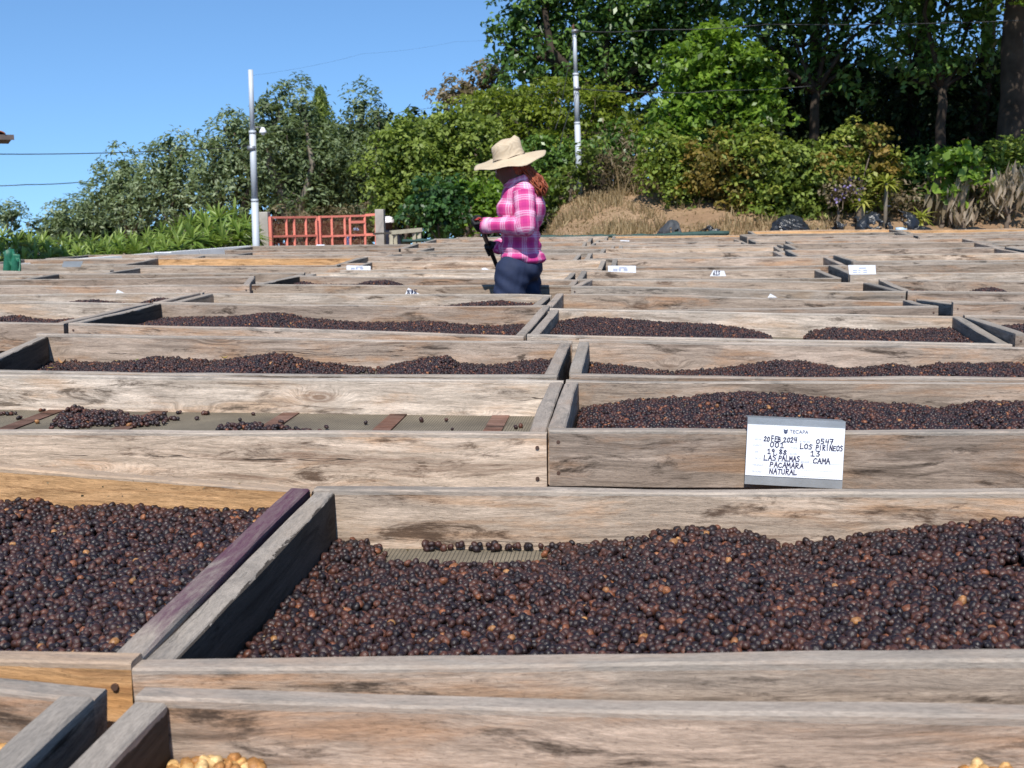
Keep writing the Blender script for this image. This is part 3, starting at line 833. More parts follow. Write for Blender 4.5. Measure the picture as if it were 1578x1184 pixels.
def plant(name, cat, label, lobes, base, tr, mat, bark, leaf=.12, clump=.4, per=14, dens=1.0, seed=1, asp=.5, droop=.3, flat=.7,
          inner=.25, group=None, sub=2, shift=0.0, core=2.6, crown='crown', trunk='trunk', fork=.45):
    r = np.random.default_rng(seed)
    base = np.asarray(base, float)
    root = empty(name, base); tag(root, label, cat, group)
    C, N, T = crown_points(lobes, r, clump, per, dens, flat, inner)
    nl = len(C); Lf = leaf*r.uniform(.6, 1.3, nl)
    if core:  # large inner leaves block the sky; their dark tint paints in interior shade
        CC = []
        for (c, rad) in lobes:
            c = np.asarray(c); rad = np.asarray(rad); vol = rad[0]*rad[2]+rad[1]*rad[2]+rad[0]*rad[1]
            k = int(vol*core/(leaf*leaf)) + 10
            CC.append(c + unit(r.normal(size=(k, 3)))*rad*r.uniform(.15, .78, (k, 1)))
        CC = np.concatenate(CC); k = len(CC)
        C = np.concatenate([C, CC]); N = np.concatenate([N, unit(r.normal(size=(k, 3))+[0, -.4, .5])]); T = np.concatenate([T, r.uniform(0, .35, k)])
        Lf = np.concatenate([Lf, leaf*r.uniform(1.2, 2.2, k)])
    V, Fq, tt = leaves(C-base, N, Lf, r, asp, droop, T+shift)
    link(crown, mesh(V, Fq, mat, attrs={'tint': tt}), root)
    if tr:
        lb = [(np.asarray(c)-base, rd) for c, rd in lobes]
        link(trunk, trunk_mesh((0, 0, 0), lb, tr, r, bark, sub, fork=fork), root)
    plant.total = getattr(plant, 'total', 0) + len(C)
    return root

G_SILVER = leaf_mat('silver_green_leaves', (.045, .068, .028), (.155, .205, .095), (.40, .46, .29), .25, .5, .3)
G_DEEP = leaf_mat('deep_green_leaves', (.020, .046, .014), (0.065, 0.130, 0.029), (0.143, 0.240, 0.049), .3, .38, .45)
G_BRIGHT = leaf_mat('bright_green_leaves', (.045, .085, .012), (0.144, 0.240, 0.029), (0.276, 0.408, 0.060), .4, .42, .4)
G_OLIVE = leaf_mat('olive_leaves', (.045, .065, .014), (0.150, 0.206, 0.037), (0.275, 0.338, 0.075), .35, .5, .3)
G_YELLOW = leaf_mat('yellow_green_leaves', (.065, .095, .012), (0.184, 0.236, 0.029), (0.333, 0.380, 0.057), .4, .5, .3)
G_RUST = leaf_mat('rusty_vine_leaves', (.09, .085, .02), (0.228, 0.174, 0.042), (0.348, 0.228, 0.060), .35, .55, .2)
G_MIX = leaf_mat('mixed_vine_leaves', (.05, .075, .013), (0.175, 0.250, 0.037), (0.338, 0.350, 0.075), .35, .5, .3)
G_BLUE = leaf_mat('bluish_green_leaves', (.022, .055, .018), (.050, .115, .030), (.10, .20, .05), .3, .4, .45)
G_DRY = leaf_mat('dry_brown_leaves', (.13, .10, .06), (.25, .20, .13), (.38, .32, .22), .3, .7, .15)
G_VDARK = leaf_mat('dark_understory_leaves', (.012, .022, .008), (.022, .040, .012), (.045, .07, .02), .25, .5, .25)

def gp(px, Y, drop=.2):
    """a ground point below a photo column"""
    p = P(px, 300, Y); p[2] = float(ground(p[0], p[1])) - .02
    return p

def gbase(lobes, dx=0.0):
    c = np.mean([l[0] for l in lobes], axis=0); return np.array([c[0]+dx, c[1], float(ground(c[0], c[1]))-.03])

# ---- silver green trees on the left
def T(name, cat, label, L, Y, tr, mat, bark, seed, **kw):
    lb = px_lobes(L, Y); return plant(name, cat, label, lb, gbase(lb, kw.pop('dx', 0)), tr, mat, bark, seed=seed, **kw)
SG = 'silver green trees behind the yucca hedge'
kw = dict(leaf=.165, clump=.42, per=30, dens=1.5, asp=.36, flat=1.15, droop=-.2, group=SG, core=2.0)
T('silver_tree', 'tree', 'small silver green tree at the low left end of the tree row', [(95, 345, 22, 22), (130, 325, 28, 24), (118, 360, 40, 24), (160, 350, 30, 34)], 36, .12, G_SILVER, M_BARK, 21, **kw)
T('silver_tree', 'tree', 'silver green tree with a thin leaning tip, third from the left pole', [(190, 258, 14, 22), (185, 285, 30, 26), (165, 315, 32, 36), (205, 320, 34, 42), (215, 290, 22, 26)], 34, .16, G_SILVER, M_BARK, 22, **kw)
T('silver_tree', 'tree', 'silver green tree with a double pointed top between leaning tip and pole', [(260, 222, 12, 20), (282, 238, 12, 20), (255, 265, 34, 30), (245, 310, 40, 44), (290, 300, 34, 46)], 33, .18, G_SILVER, M_BARK, 23, **kw)
T('silver_tree', 'tree', 'tall silver green tree just left of the galvanised pole', [(358, 196, 18, 20), (332, 228, 20, 24), (384, 214, 15, 24), (350, 262, 46, 36), (330, 305, 36, 38), (385, 300, 40, 44)], 32, .2, G_SILVER, M_BARK, 24, **kw)
T('silver_tree', 'tree', 'broad dark silver tree behind the red gate', [(428, 168, 20, 24), (468, 172, 22, 26), (405, 195, 20, 22), (450, 212, 48, 32), (435, 262, 48, 42), (500, 250, 46, 46), (475, 305, 60, 34)], 31, .24, G_SILVER, M_BARKP, 25, shift=-.18, **kw)
T('silver_tree', 'tree', 'rounded silver tree right of the pine tip', [(556, 168, 18, 22), (584, 190, 14, 22), (548, 215, 34, 38), (560, 268, 44, 42), (540, 312, 48, 32)], 32, .22, G_SILVER, M_BARKP, 26, shift=-.12, **kw)
T('silver_tree', 'tree', 'tiny distant tree above the hedge at the far left edge', [(8, 335, 18, 16), (22, 330, 10, 12), (-20, 340, 24, 22)], 44, .12, G_SILVER, M_BARK, 27, **kw)
T('shrub', 'shrub', 'distant grey green shrub in the gap of the tree row at the far left', [(62, 358, 14, 9), (80, 356, 10, 8)], 46, .06, G_SILVER, M_BARK, 28, **{**kw, 'group': None})
T('dry_shrub', 'shrub', 'dry brushwood behind the red gate', [(440, 352, 30, 20), (490, 350, 34, 22), (540, 348, 34, 22), (575, 350, 20, 30), (515, 375, 60, 20)], 24, .04, G_DRY, M_BARK, 29, leaf=.13, clump=.3, per=20, dens=1.2, asp=.25, shift=-.3)
# pine tip
r = np.random.default_rng(31)
pb = P(494, 200, 34); pb[2] = float(ground(pb[0], pb[1]))
root = empty('pine_tree', pb); tag(root, 'conifer whose pale green spire rises between two silver trees', 'pine tree')
top = P(493, 139, 34)-pb; low = P(497, 250, 34)-pb
C = []; N = []
for k in range(26):
    f = k/25; zc = top*(1-f)+low*f; rad = .06+.75*f
    for a in range(7):
        an = a/7*6.28+k*1.1; tipv = np.array([math.cos(an), math.sin(an), .55])*rad
        m = 16; q = r.uniform(.1, 1, (m, 1)); C.append(zc+tipv*q+r.normal(0, .03, (m, 3))); N.append(unit(r.normal(size=(m, 3))+[0, 0, .5]))
C = np.concatenate(C); N = np.concatenate(N)
V, Fq, tt = leaves(C, N, np.full(len(C), .2), r, .18, -.8, r.uniform(.3, 1, len(C)))
link('crown', mesh(V, Fq, G_OLIVE, attrs={'tint': tt}), root)
MB().tube([(0, 0, -.2), low*.6, low, top], [.16, .12, .09, .02], 7).build('trunk', M_BARK, root, True)

# ---- centre bushes and trees
kc = dict(leaf=.105, clump=.32, per=26, dens=1.5, asp=.6)
T('leafy_tree', 'tree', 'bushy green tree standing behind the wooden trestle', [(610, 232, 36, 34), (590, 275, 34, 38), (640, 215, 38, 28), (650, 262, 44, 44), (598, 318, 34, 30), (650, 315, 44, 36)], 22, .12, G_OLIVE, M_BARK, 41, shift=.1, **kc)
T('leafy_shrub', 'shrub', 'dense dark green shrub at the foot of the bushy tree, left of the woman', [(672, 310, 34, 30), (690, 335, 30, 24), (655, 340, 30, 24), (700, 300, 24, 26)], 20.2, .05, G_BLUE, M_BARK, 42, **kc)
T('leafy_tree', 'tree', 'round crowned green tree directly left of the straw hat', [(690, 205, 40, 34), (735, 195, 36, 30), (700, 250, 46, 36), (748, 240, 34, 34), (715, 285, 36, 30)], 22.5, .12, G_OLIVE, M_BARK, 43, shift=.2, **kc)
T('leafy_shrub', 'shrub', 'bright green shrub framing the back of the woman', [(745, 300, 34, 26), (770, 318, 34, 28), (742, 335, 26, 20), (800, 300, 26, 26)], 20.4, .05, G_BRIGHT, M_BARK, 44, shift=-.1, **kc)
T('umbrella_tree', 'tree', 'flat layered yellow green tree above the straw hat', [(790, 150, 56, 15), (860, 140, 50, 15), (750, 165, 44, 13), (930, 155, 46, 18), (820, 182, 66, 15), (895, 190, 50, 17), (770, 205, 50, 15), (960, 190, 34, 22), (850, 218, 60, 18)], 24, .16, G_YELLOW, M_BARK, 45, leaf=.10, clump=.34, per=26, dens=1.7, asp=.5, flat=.35, shift=-.05, core=1.5)
T('leafy_tree', 'tree', 'olive tree with brownish tufts sticking out to the left into the sky', [(690, 152, 22, 11), (715, 140, 26, 13), (745, 128, 26, 15), (760, 112, 22, 14), (730, 160, 30, 14)], 27, .14, G_DRY, M_BARK, 46, leaf=.12, clump=.35, per=22, dens=1.5, shift=-.25)
T('leafy_shrub', 'shrub', 'dark shrub under the yellow green tree by the right pole', [(840, 245, 44, 26), (880, 260, 28, 30), (800, 255, 30, 24), (930, 225, 36, 30), (960, 240, 30, 24)], 23.4, .05, G_DEEP, M_BARK, 47, shift=.25, **kc)
T('big_tree', 'tree', 'huge dark green tree spreading over the right pole at the top', [(800, 25, 44, 36), (790, 78, 40, 30), (850, 0, 60, 44), (860, 60, 60, 40), (830, 112, 66, 26), (930, 20, 60, 44), (930, 85, 56, 36), (1010, 10, 60, 50), (1000, 75, 50, 40), (900, 125, 66, 26), (985, 130, 44, 26), (1060, 55, 50, 50), (1080, 0, 54, 44), (960, -60, 130, 50), (830, -50, 70, 40), (1040, 110, 40, 30)],
  26, .28, G_DEEP, M_BARKD, 48, leaf=.15, clump=.46, per=26, dens=1.35, shift=.15, fork=.55, inner=.15, core=1.3)
T('leafy_tree', 'tree', 'sunlit mid green tree right of the right pole, rising above the vines', [(1105, 80, 44, 32), (1065, 110, 36, 30), (1140, 115, 46, 34), (1100, 150, 50, 34), (1050, 175, 40, 34), (1150, 165, 46, 34), (1095, 205, 52, 32), (1040, 225, 34, 30)], 22.5, .16, G_BRIGHT, M_BARK, 49, **{**kc, 'leaf': .14}, shift=-.02)
kv = dict(leaf=.09, clump=.26, per=24, dens=1.3, asp=.62)
V1 = 'vine covered bushes along the bank'
T('vine_bush', 'bush', 'green bush overhanging the bare earth bank right of the dry grass', [(1030, 262, 42, 34), (1060, 290, 40, 34), (1025, 235, 30, 26), (1080, 250, 40, 34), (1062, 318, 30, 20)], 20.6, .06, G_MIX, M_BARK, 51, group=V1, shift=-.08, **kv)
T('vine_bush', 'bush', 'rust tinged vine bush above the second black plastic heap', [(1105, 285, 36, 30), (1100, 245, 36, 32), (1130, 312, 30, 26), (1140, 270, 32, 30)], 20.2, .05, G_RUST, M_BARK, 52, group=V1, shift=-.1, **kv)
T('vine_bush', 'bush', 'broad green vine bush in the middle of the bank', [(1175, 250, 44, 30), (1180, 290, 42, 34), (1150, 225, 40, 26), (1215, 275, 36, 34), (1190, 322, 34, 24)], 19.9, .05, G_MIX, M_BARK, 53, group=V1, shift=-.02, **kv)
T('vine_bush', 'bush', 'olive vine bush over the small black heap', [(1235, 250, 36, 28), (1245, 292, 38, 34), (1230, 325, 30, 22), (1275, 270, 34, 34)], 19.7, .05, G_OLIVE, M_BARK, 54, group=V1, **kv)
T('vine_bush', 'bush', 'brown and green vine bush with a bright sprig on top, above the largest black heap', [(1320, 215, 26, 22), (1300, 245, 34, 30), (1345, 245, 32, 30), (1320, 285, 42, 34), (1290, 312, 32, 26), (1360, 280, 26, 30)], 19.8, .05, G_MIX, M_BARK, 55, group=V1, shift=.12, **kv)
T('vine_bush', 'bush', 'rusty brown bush between the two green ones over the large heap', [(1345, 222, 26, 18), (1352, 262, 22, 22), (1280, 262, 24, 20)], 19.45, .04, G_RUST, M_BARK, 56, group=V1, **kv)
T('flowering_bush', 'bush', 'low bush flecked with small purple flowers', [(1300, 292, 24, 14), (1285, 305, 18, 12)], 19.2, .03, G_DRY, M_BARK, 57, leaf=.07, clump=.18, per=12, dens=1.1, shift=-.1)
T('leafy_shrub', 'shrub', 'glowing bright green shrub near the right edge', [(1480, 240, 22, 20), (1470, 268, 24, 24), (1495, 268, 22, 24), (1480, 295, 22, 20)], 19.2, .04, G_BRIGHT, M_BARK, 58, leaf=.15, clump=.3, per=14, dens=1.1, asp=.7, shift=.25)
T('leafy_shrub', 'shrub', 'mid green shrub at the right edge below the thick trunk', [(1545, 248, 34, 22), (1575, 245, 34, 26), (1530, 268, 26, 20), (1600, 270, 30, 30)], 19.6, .05, G_OLIVE, M_BARK, 59, **{**kv, 'clump': .25}, shift=.15)
T('leafy_shrub', 'shrub', 'dark leafy shrub between the bright shrub and the vine bushes', [(1405, 275, 26, 22), (1430, 262, 22, 20), (1420, 300, 30, 22)], 19.9, .04, G_DEEP, M_BARK, 60, shift=.3, **kv)
T('dry_shrub', 'shrub', 'tangled dry brown shrub hanging at the right edge', [(1510, 300, 26, 22), (1550, 300, 30, 24), (1490, 322, 20, 18), (1535, 330, 30, 16)], 19.3, .04, G_DRY, M_BARK, 61, leaf=.14, clump=.26, per=13, dens=.9, asp=.25, droop=.9, flat=1.2)
T('dry_shrub', 'shrub', 'grey brown dead shrub above the right end of the largest heap', [(1385, 305, 26, 14), (1410, 318, 24, 12), (1440, 300, 16, 18)], 19.5, .03, G_DRY, M_BARK, 62, leaf=.10, clump=.22, per=12, dens=1.0, asp=.3, shift=-.2)
T('dry_shrub', 'shrub', 'pale dry weeds in front of the right pole', [(935, 250, 30, 26), (975, 262, 32, 30), (905, 275, 26, 26), (900, 325, 20, 10), (960, 318, 24, 9), (1005, 312, 20, 9), (950, 292, 40, 20), (1000, 292, 24, 18), (880, 305, 24, 18)], 21.6, .03, G_DRY, M_BARK, 63, leaf=.12, clump=.3, per=13, dens=.75, asp=.22, droop=-.9, flat=1.5, shift=-.25)
T('leafy_shrub', 'shrub', 'olive weed bush at the foot of the right pole', [(862, 290, 30, 26), (895, 262, 18, 22), (850, 318, 26, 18), (910, 240, 16, 20)], 21.0, .04, G_OLIVE, M_BARK, 64, leaf=.10, clump=.26, per=13, dens=.95, asp=.5, shift=-.05)

# ---- tall dark trees on the right: high crowns reach forward over the bank and shade what stands behind
kt = dict(leaf=.15, clump=.46, per=24, dens=1.1, inner=.2, core=.8)
T('big_tree', 'tree', 'tall open crowned tree with sky between its limbs, above the dark hollow', [(1200, -10, 70, 44), (1160, 30, 46, 34), (1230, 45, 50, 34), (1310, 0, 66, 40), (1290, 60, 44, 26), (1250, -90, 120, 60), (1370, 20, 50, 36), (1180, 70, 36, 24), (1215, 110, 40, 22), (1275, 105, 40, 20), (1340, 95, 38, 20), (1300, 140, 30, 14)], 24, .12, G_DEEP, M_BARKD, 71, shift=.2, sub=4, fork=.62, **kt)
T('big_tree', 'tree', 'tall tree with a twisted limb and sunlit leaves at the top right', [(1420, 10, 56, 34), (1470, -30, 70, 40), (1400, 60, 36, 24), (1500, 20, 46, 30), (1440, 75, 30, 20), (1450, -110, 120, 60), (1420, 110, 34, 18), (1480, 100, 34, 20), (1520, 70, 34, 24)], 22.5, .11, G_DEEP, M_BARKD, 72, shift=.35, sub=4, fork=.6, **kt)
tb = P(1556, 212, 21.5); tt0 = P(1566, 0, 21.5)
root = empty('big_tree', tb); tag(root, 'thick dark trunked tree with burnt patches at the right edge', 'tree')
up = tt0-tb
mb = MB().tube([(0, 0, -.6), (0, 0, 0), up*.3+[.02, 0, 0], up*.65-[.03, 0, 0], up, up*1.6+[.1, 0, 0], up*2.1], [.30, .225, .20, .185, .175, .15, .1], 14)
mb.tube([up*1.3, up*1.6+[-.8, -1.2, .2], up*1.8+[-1.8, -2.4, .1]], [.12, .09, .04], 7)
mb.tube([up*1.4, up*1.8+[.9, -1.0, .2], up*2+[1.8, -2.2, .1]], [.12, .09, .04], 7)
mb.build('trunk', M_BARKD, root, True)
lob = [(tb+up*1.7, (2.4, 2.4, 1.4)), (tb+up*1.6+[-2.2, -2.6, 0], (2.2, 2.2, 1.1)), (tb+up*1.7+[1.8, -2.4, .3], (2.2, 2.2, 1.1)), (tb+up*1.5+[-.6, -3.8, -.2], (2.0, 1.8, .9)), (tb+up*1.10+[-.5, -1.4, 0], (.8, .9, .35))]
r = np.random.default_rng(73)
C, N, Tt = crown_points(lob, r, .5, 22, 1.0, .6, .2)
V, Fq, ta = leaves(C-tb, N, .16*r.uniform(.6, 1.3, len(C)), r, .5, .3, Tt)
link('crown', mesh(V, Fq, G_BRIGHT, attrs={'tint': ta}), root)
# canopy trees standing behind, crowns mostly above the frame
def canopy(label, px, Y, w, seed, h0=5.2, mat=G_DEEP):
    b = gp(px, Y)
    z0 = CAM_H+h0
    x = b[0]
    lb = [(np.array([x, Y, z0+1.0]), (w, w, 1.6)), (np.array([x-.5*w, Y-.8*w, z0+.5]), (w*.7, w*.7, 1.0)), (np.array([x+.5*w, Y-.7*w, z0+.6]), (w*.7, w*.7, 1.0)), (np.array([x, Y-1.4*w, z0+.3]), (w*.8, w*.6, .8))]
    plant('big_tree', 'tree', label, lb, b, .17, mat, M_BARKD, leaf=.24, clump=.6, per=18, dens=1.1, seed=seed, shift=.1, fork=.75, core=1.0)
canopy('tree on the bank with a dark straight trunk, third trunk from the right edge', 1405, 25.5, 2.9, 81)
canopy('bank tree with a slim dark trunk, left of the sky gap', 1245, 26.5, 2.9, 82)
canopy('tree on the bank with a slim trunk in deep shade left of the thick trunk', 1500, 25.0, 2.8, 83)
# dark understory behind the bushes
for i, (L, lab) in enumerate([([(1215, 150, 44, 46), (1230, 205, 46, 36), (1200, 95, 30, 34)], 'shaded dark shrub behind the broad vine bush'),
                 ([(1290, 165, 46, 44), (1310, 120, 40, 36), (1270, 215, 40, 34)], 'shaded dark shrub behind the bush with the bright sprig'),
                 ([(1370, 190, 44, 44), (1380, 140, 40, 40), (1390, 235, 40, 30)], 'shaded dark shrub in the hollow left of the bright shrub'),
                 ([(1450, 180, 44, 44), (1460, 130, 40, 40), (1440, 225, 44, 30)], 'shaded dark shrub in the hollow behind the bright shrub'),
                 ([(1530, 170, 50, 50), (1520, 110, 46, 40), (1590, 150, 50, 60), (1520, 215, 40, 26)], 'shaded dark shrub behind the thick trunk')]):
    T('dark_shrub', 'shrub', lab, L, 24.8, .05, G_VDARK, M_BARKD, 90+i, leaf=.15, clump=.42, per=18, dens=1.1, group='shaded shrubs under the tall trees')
r = np.random.default_rng(97)
# far wood behind everything on the right and centre, one mass
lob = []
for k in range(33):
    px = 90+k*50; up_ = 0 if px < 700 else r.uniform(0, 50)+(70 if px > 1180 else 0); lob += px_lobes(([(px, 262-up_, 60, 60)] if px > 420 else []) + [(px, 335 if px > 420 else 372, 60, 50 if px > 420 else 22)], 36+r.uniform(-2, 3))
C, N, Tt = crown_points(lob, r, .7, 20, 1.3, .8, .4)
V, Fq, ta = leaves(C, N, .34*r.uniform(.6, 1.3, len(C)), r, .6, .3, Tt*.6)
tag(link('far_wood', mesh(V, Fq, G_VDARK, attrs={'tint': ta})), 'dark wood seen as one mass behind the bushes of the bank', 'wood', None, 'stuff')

# ---- purple flowers, fallen banana leaves, dracaenas
def strap_plant(name, label, cat, base, n, L, w, mat, seed, spread=1.0, up=.8, droop=.6, stem=0, group=None, bark=None, parent_name='leaf_rosette'):
    r = np.random.default_rng(seed); V = []; Fq = []; tt = []
    root = empty(name, base); tag(root, label, cat, group)
    for k in range(n):
        an = r.uniform(0, 6.28); el = math.asin(min(1, max(-.3, r.uniform(-.2, 1)*up)))
        d = np.array([math.cos(an)*math.cos(el)*spread, math.sin(an)*math.cos(el)*spread, math.sin(el)])
        s = unit(np.cross(d, [0, 0, 1.0]))
        l = L*r.uniform(.75, 1.1); m = 5; p0 = np.array([0, 0, stem + r.uniform(-.06, .04)]); i0 = len(V)
        for j in range(m):
            f = j/(m-1); p = p0 + d*l*f + np.array([0, 0, -droop*l*f*f*(1-.6*d[2])]); ww = w*(.35+.65*math.sin(math.pi*min(.97, f*.8+.18)))*(1-f**4)
            V.append(p+s*ww/2+[0, 0, ww*.15]); V.append(p); V.append(p-s*ww/2+[0, 0, ww*.15])
        for j in range(m-1):
            a = i0+j*3; Fq += [(a, a+3, a+4, a+1), (a+1, a+4, a+5, a+2)]
        tt += [r.uniform(0, 1)]*(m*3)
    link(parent_name, mesh(np.array(V), np.array(Fq), mat, attrs={'tint': np.array(tt)}), root)
    if stem > .05:
        MB().tube([(0, 0, -.3), (0, 0, stem*.5), (0, 0, stem)], [.035, .03, .025], 7).build('stem', bark or M_BARKP, root, True)
    return root
G_DRAC = leaf_mat('variegated_leaves', (.16, .20, .03), (.30, .34, .06), (.48, .46, .14), .4, .4, .4)
G_YUC = leaf_mat('yucca_leaves', (.05, .095, .018), (.17, .26, .045), (.38, .45, .13), .3, .38, .45)
G_BAN = leaf_mat('dead_banana_leaves', (.20, .14, .09), (.40, .32, .24), (.62, .55, .46), .3, .7, .2)
b = P(1419, 345, 18.6); b[2] = float(ground(b[0], b[1])); strap_plant('dracaena', 'yellow green variegated dracaena by the right end of the largest heap', 'plant', b, 34, .30, .05, G_DRAC, 1, 1, .9, .5, P(1419, 336, 18.6)[2]-b[2])
b = P(1366, 282, 19.1); b[2] = float(ground(b[0], b[1])); strap_plant('dracaena', 'yellow green variegated dracaena high on the bank under the rusty bush', 'plant', b, 34, .28, .05, G_DRAC, 2, 1, .9, .5, P(1366, 282, 19.1)[2]-b[2])
b = P(1330, 312, 19.0); b[2] = float(ground(b[0], b[1])); strap_plant('dracaena', 'small pale leaved dracaena above the largest black heap', 'plant', b, 24, .22, .04, G_DRAC, 4, 1, .9, .5, P(1330, 312, 19.0)[2]-b[2])
kd = dict(leaf=.30, clump=.16, per=9, dens=.5, asp=.2, droop=2.2, flat=1.5, core=0, sub=1)
T('banana_plant', 'plant', 'dead banana plant with whitish hanging leaves below the bright green shrub', [(1486, 300, 9, 14), (1478, 322, 8, 16), (1492, 332, 7, 12)], 19.0, .04, G_BAN, M_BARK, 65, **kd)
T('banana_plant', 'plant', 'dead banana plant with pale hanging leaves at the right edge', [(1552, 285, 14, 12), (1570, 300, 14, 16), (1540, 305, 10, 12)], 19.0, .04, G_BAN, M_BARK, 66, **kd)
T('banana_plant', 'plant', 'brown withered banana clump right of the dracaena', [(1450, 310, 9, 18), (1456, 335, 9, 14)], 19.1, .04, G_DRY, M_BARK, 67, **kd)
r = np.random.default_rng(99)
M_PURP = simple_mat('purple_petals', (.22, .17, .34), .6)
fl = px_lobes([(1300, 288, 22, 9), (1284, 300, 14, 7), (1315, 300, 12, 7)], 18.95)
C, N, Tt = crown_points(fl, r, .12, 3, .22, 1, 0)
V, Fq, ta = leaves(C, N, .05*np.ones(len(C)), r, .8, 0, Tt)
tag(link('flowers', mesh(V, Fq, M_PURP)), 'sprinkle of small purple flowers on the low bush', 'flowers', None, 'stuff')

# ---- yucca hedge on the left
YG = 'yuccas of the hedge along the low wall'
yproto = []
def yucca_mesh(seed, L=.26, n=50):
    r = np.random.default_rng(seed); V = []; Fq = []; tt = []
    for k in range(n):
        an = r.uniform(0, 6.28); el = math.asin(r.uniform(-.75, 1))
        d = np.array([math.cos(an)*math.cos(el), math.sin(an)*math.cos(el), math.sin(el)])
        s = unit(np.cross(d, [0, 0, 1.0]) + 1e-6)
        l = L*r.uniform(.75, 1.1); m = 4; p0 = np.array([0, 0, -.03+.06*el/1.4]); i0 = len(V)
        for j in range(m):
            f = j/(m-1); p = p0 + d*l*f + np.array([0, 0, -.22*l*f*f*math.cos(el)]); ww = .040*(1-f**2)*(.6+f)
            V.append(p+s*ww/2+[0, 0, ww*.2]); V.append(p); V.append(p-s*ww/2+[0, 0, ww*.2])
        for j in range(m-1):
            a = i0+j*3; Fq += [(a, a+3, a+4, a+1), (a+1, a+4, a+5, a+2)]
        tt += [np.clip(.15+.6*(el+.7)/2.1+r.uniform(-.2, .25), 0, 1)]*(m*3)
    return mesh(np.array(V), np.array(Fq), G_YUC, attrs={'tint': np.array(tt)})
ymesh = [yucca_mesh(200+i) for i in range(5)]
ysk = MB().tube([(0, 0, -1.6), (0, 0, -.9), (0, 0, -.05)], [.05, .04, .035], 7).mesh(M_BARK, True)
M_SKIRT = G_DRY
ry = random.Random(12)
def hedge_top(px): return np.interp(px, [-60, 0, 40, 100, 170, 230, 262, 285, 330, 372, 392], [345, 352, 355, 360, 358, 350, 345, 326, 316, 318, 322])
def hedge_base(px): return np.interp(px, [-60, 110, 388], [412, 399, 372])
ORDY = ORD + ['seventeenth', 'eighteenth', 'nineteenth', 'twentieth', 'twenty-first', 'twenty-second', 'twenty-third', 'twenty-fourth']
cnt = 0
for rowi, (dY, off) in enumerate([(0.35, 0), (.75, 10), (1.25, 5), (1.8, 14)]):
    px = -30+off; nth = 0; lvl = ['bottom front', 'lower', 'upper', 'topmost'][rowi]
    while px < 396:
        yw = np.interp(px, [-60, 110, 388], [12.4, 13.9, 16.3]) + dY
        top = hedge_top(px); bas = hedge_base(px)
        f = [.80, .52, .26, .06][rowi] + ry.uniform(-.12, .12)
        py = top + 12 + (bas-top-8)*f
        if px > 380 and rowi > 2: px += 30; continue
        c = P(px, py, yw)
        nth += 1
        lab = 'green yucca rosette in the %s row of the hedge, %s from the left' % (lvl, ORDY[nth])
        root = empty('yucca', c)
        root.rotation_euler = (ry.uniform(.1, .8), ry.uniform(-.35, .35), ry.uniform(0, 6.28))
        sc = ry.uniform(.80, 1.1)*(1.12 if px > 270 else .80); root.scale = (sc, sc, sc)
        tag(root, lab, 'yucca', YG)
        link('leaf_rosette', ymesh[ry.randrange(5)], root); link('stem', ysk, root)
        cnt += 1
        px += ry.uniform(19, 26)

# ---- dry grass on the bank
r = np.random.default_rng(120)
n = 16000
gxx = r.uniform(-2.2, 3.2, n); gyy = r.uniform(18.0, 22.5, n)
keep = r.uniform(size=n) < .35+.65*(snoise(gxx, gyy, 9, 1.6, 2) > -.1)
gxx = gxx[keep]; gyy = gyy[keep]; n = len(gxx)
gz = ground(gxx, gyy)
an = r.uniform(0, 6.28, n); hh = r.uniform(.02, .15, n)*(.4+.9*(snoise(gxx, gyy, 19, 3.5, 2) > .05))
b0 = np.stack([gxx, gyy, gz-.02], 1); s = np.stack([np.cos(an), np.sin(an), 0*an], 1)*.012
tip = b0 + np.stack([r.normal(0, .05, n), r.normal(0, .05, n), hh], 1)
V = np.stack([b0-s, b0+s, tip+s*.3, tip-s*.3], 1).reshape(-1, 3)
G_HAY = leaf_mat('dry_grass', (.16, .115, .065), (.30, .215, .12), (.44, .34, .20), .3, .7, .1)
tag(link('dry_grass', mesh(V, np.arange(4*n).reshape(n, 4), G_HAY, attrs={'tint': np.repeat(r.uniform(0, 1, n), 4)})), 'short dry straw coloured grass on the bank behind the woman', 'grass', None, 'stuff')
n = 420
gxx = r.uniform(-.6, 2.6, n); gyy = r.uniform(21.0, 22.6, n); gz = ground(gxx, gyy)
b0 = np.stack([gxx, gyy, gz-.02], 1); an = r.uniform(0, 6.28, n); s = np.stack([np.cos(an), np.sin(an), 0*an], 1)*.008
tip = b0 + np.stack([r.normal(0, .12, n), r.normal(0, .1, n), r.uniform(.2, .6, n)], 1)
V = np.stack([b0-s, b0+s, tip+s*.4, tip-s*.4], 1).reshape(-1, 3)
tag(link('dry_stalks', mesh(V, np.arange(4*n).reshape(n, 4), G_HAY, attrs={'tint': np.repeat(r.uniform(0, 1, n), 4)})), 'tall dry stalks standing along the top of the grassy bank', 'dry stalks', None, 'stuff')


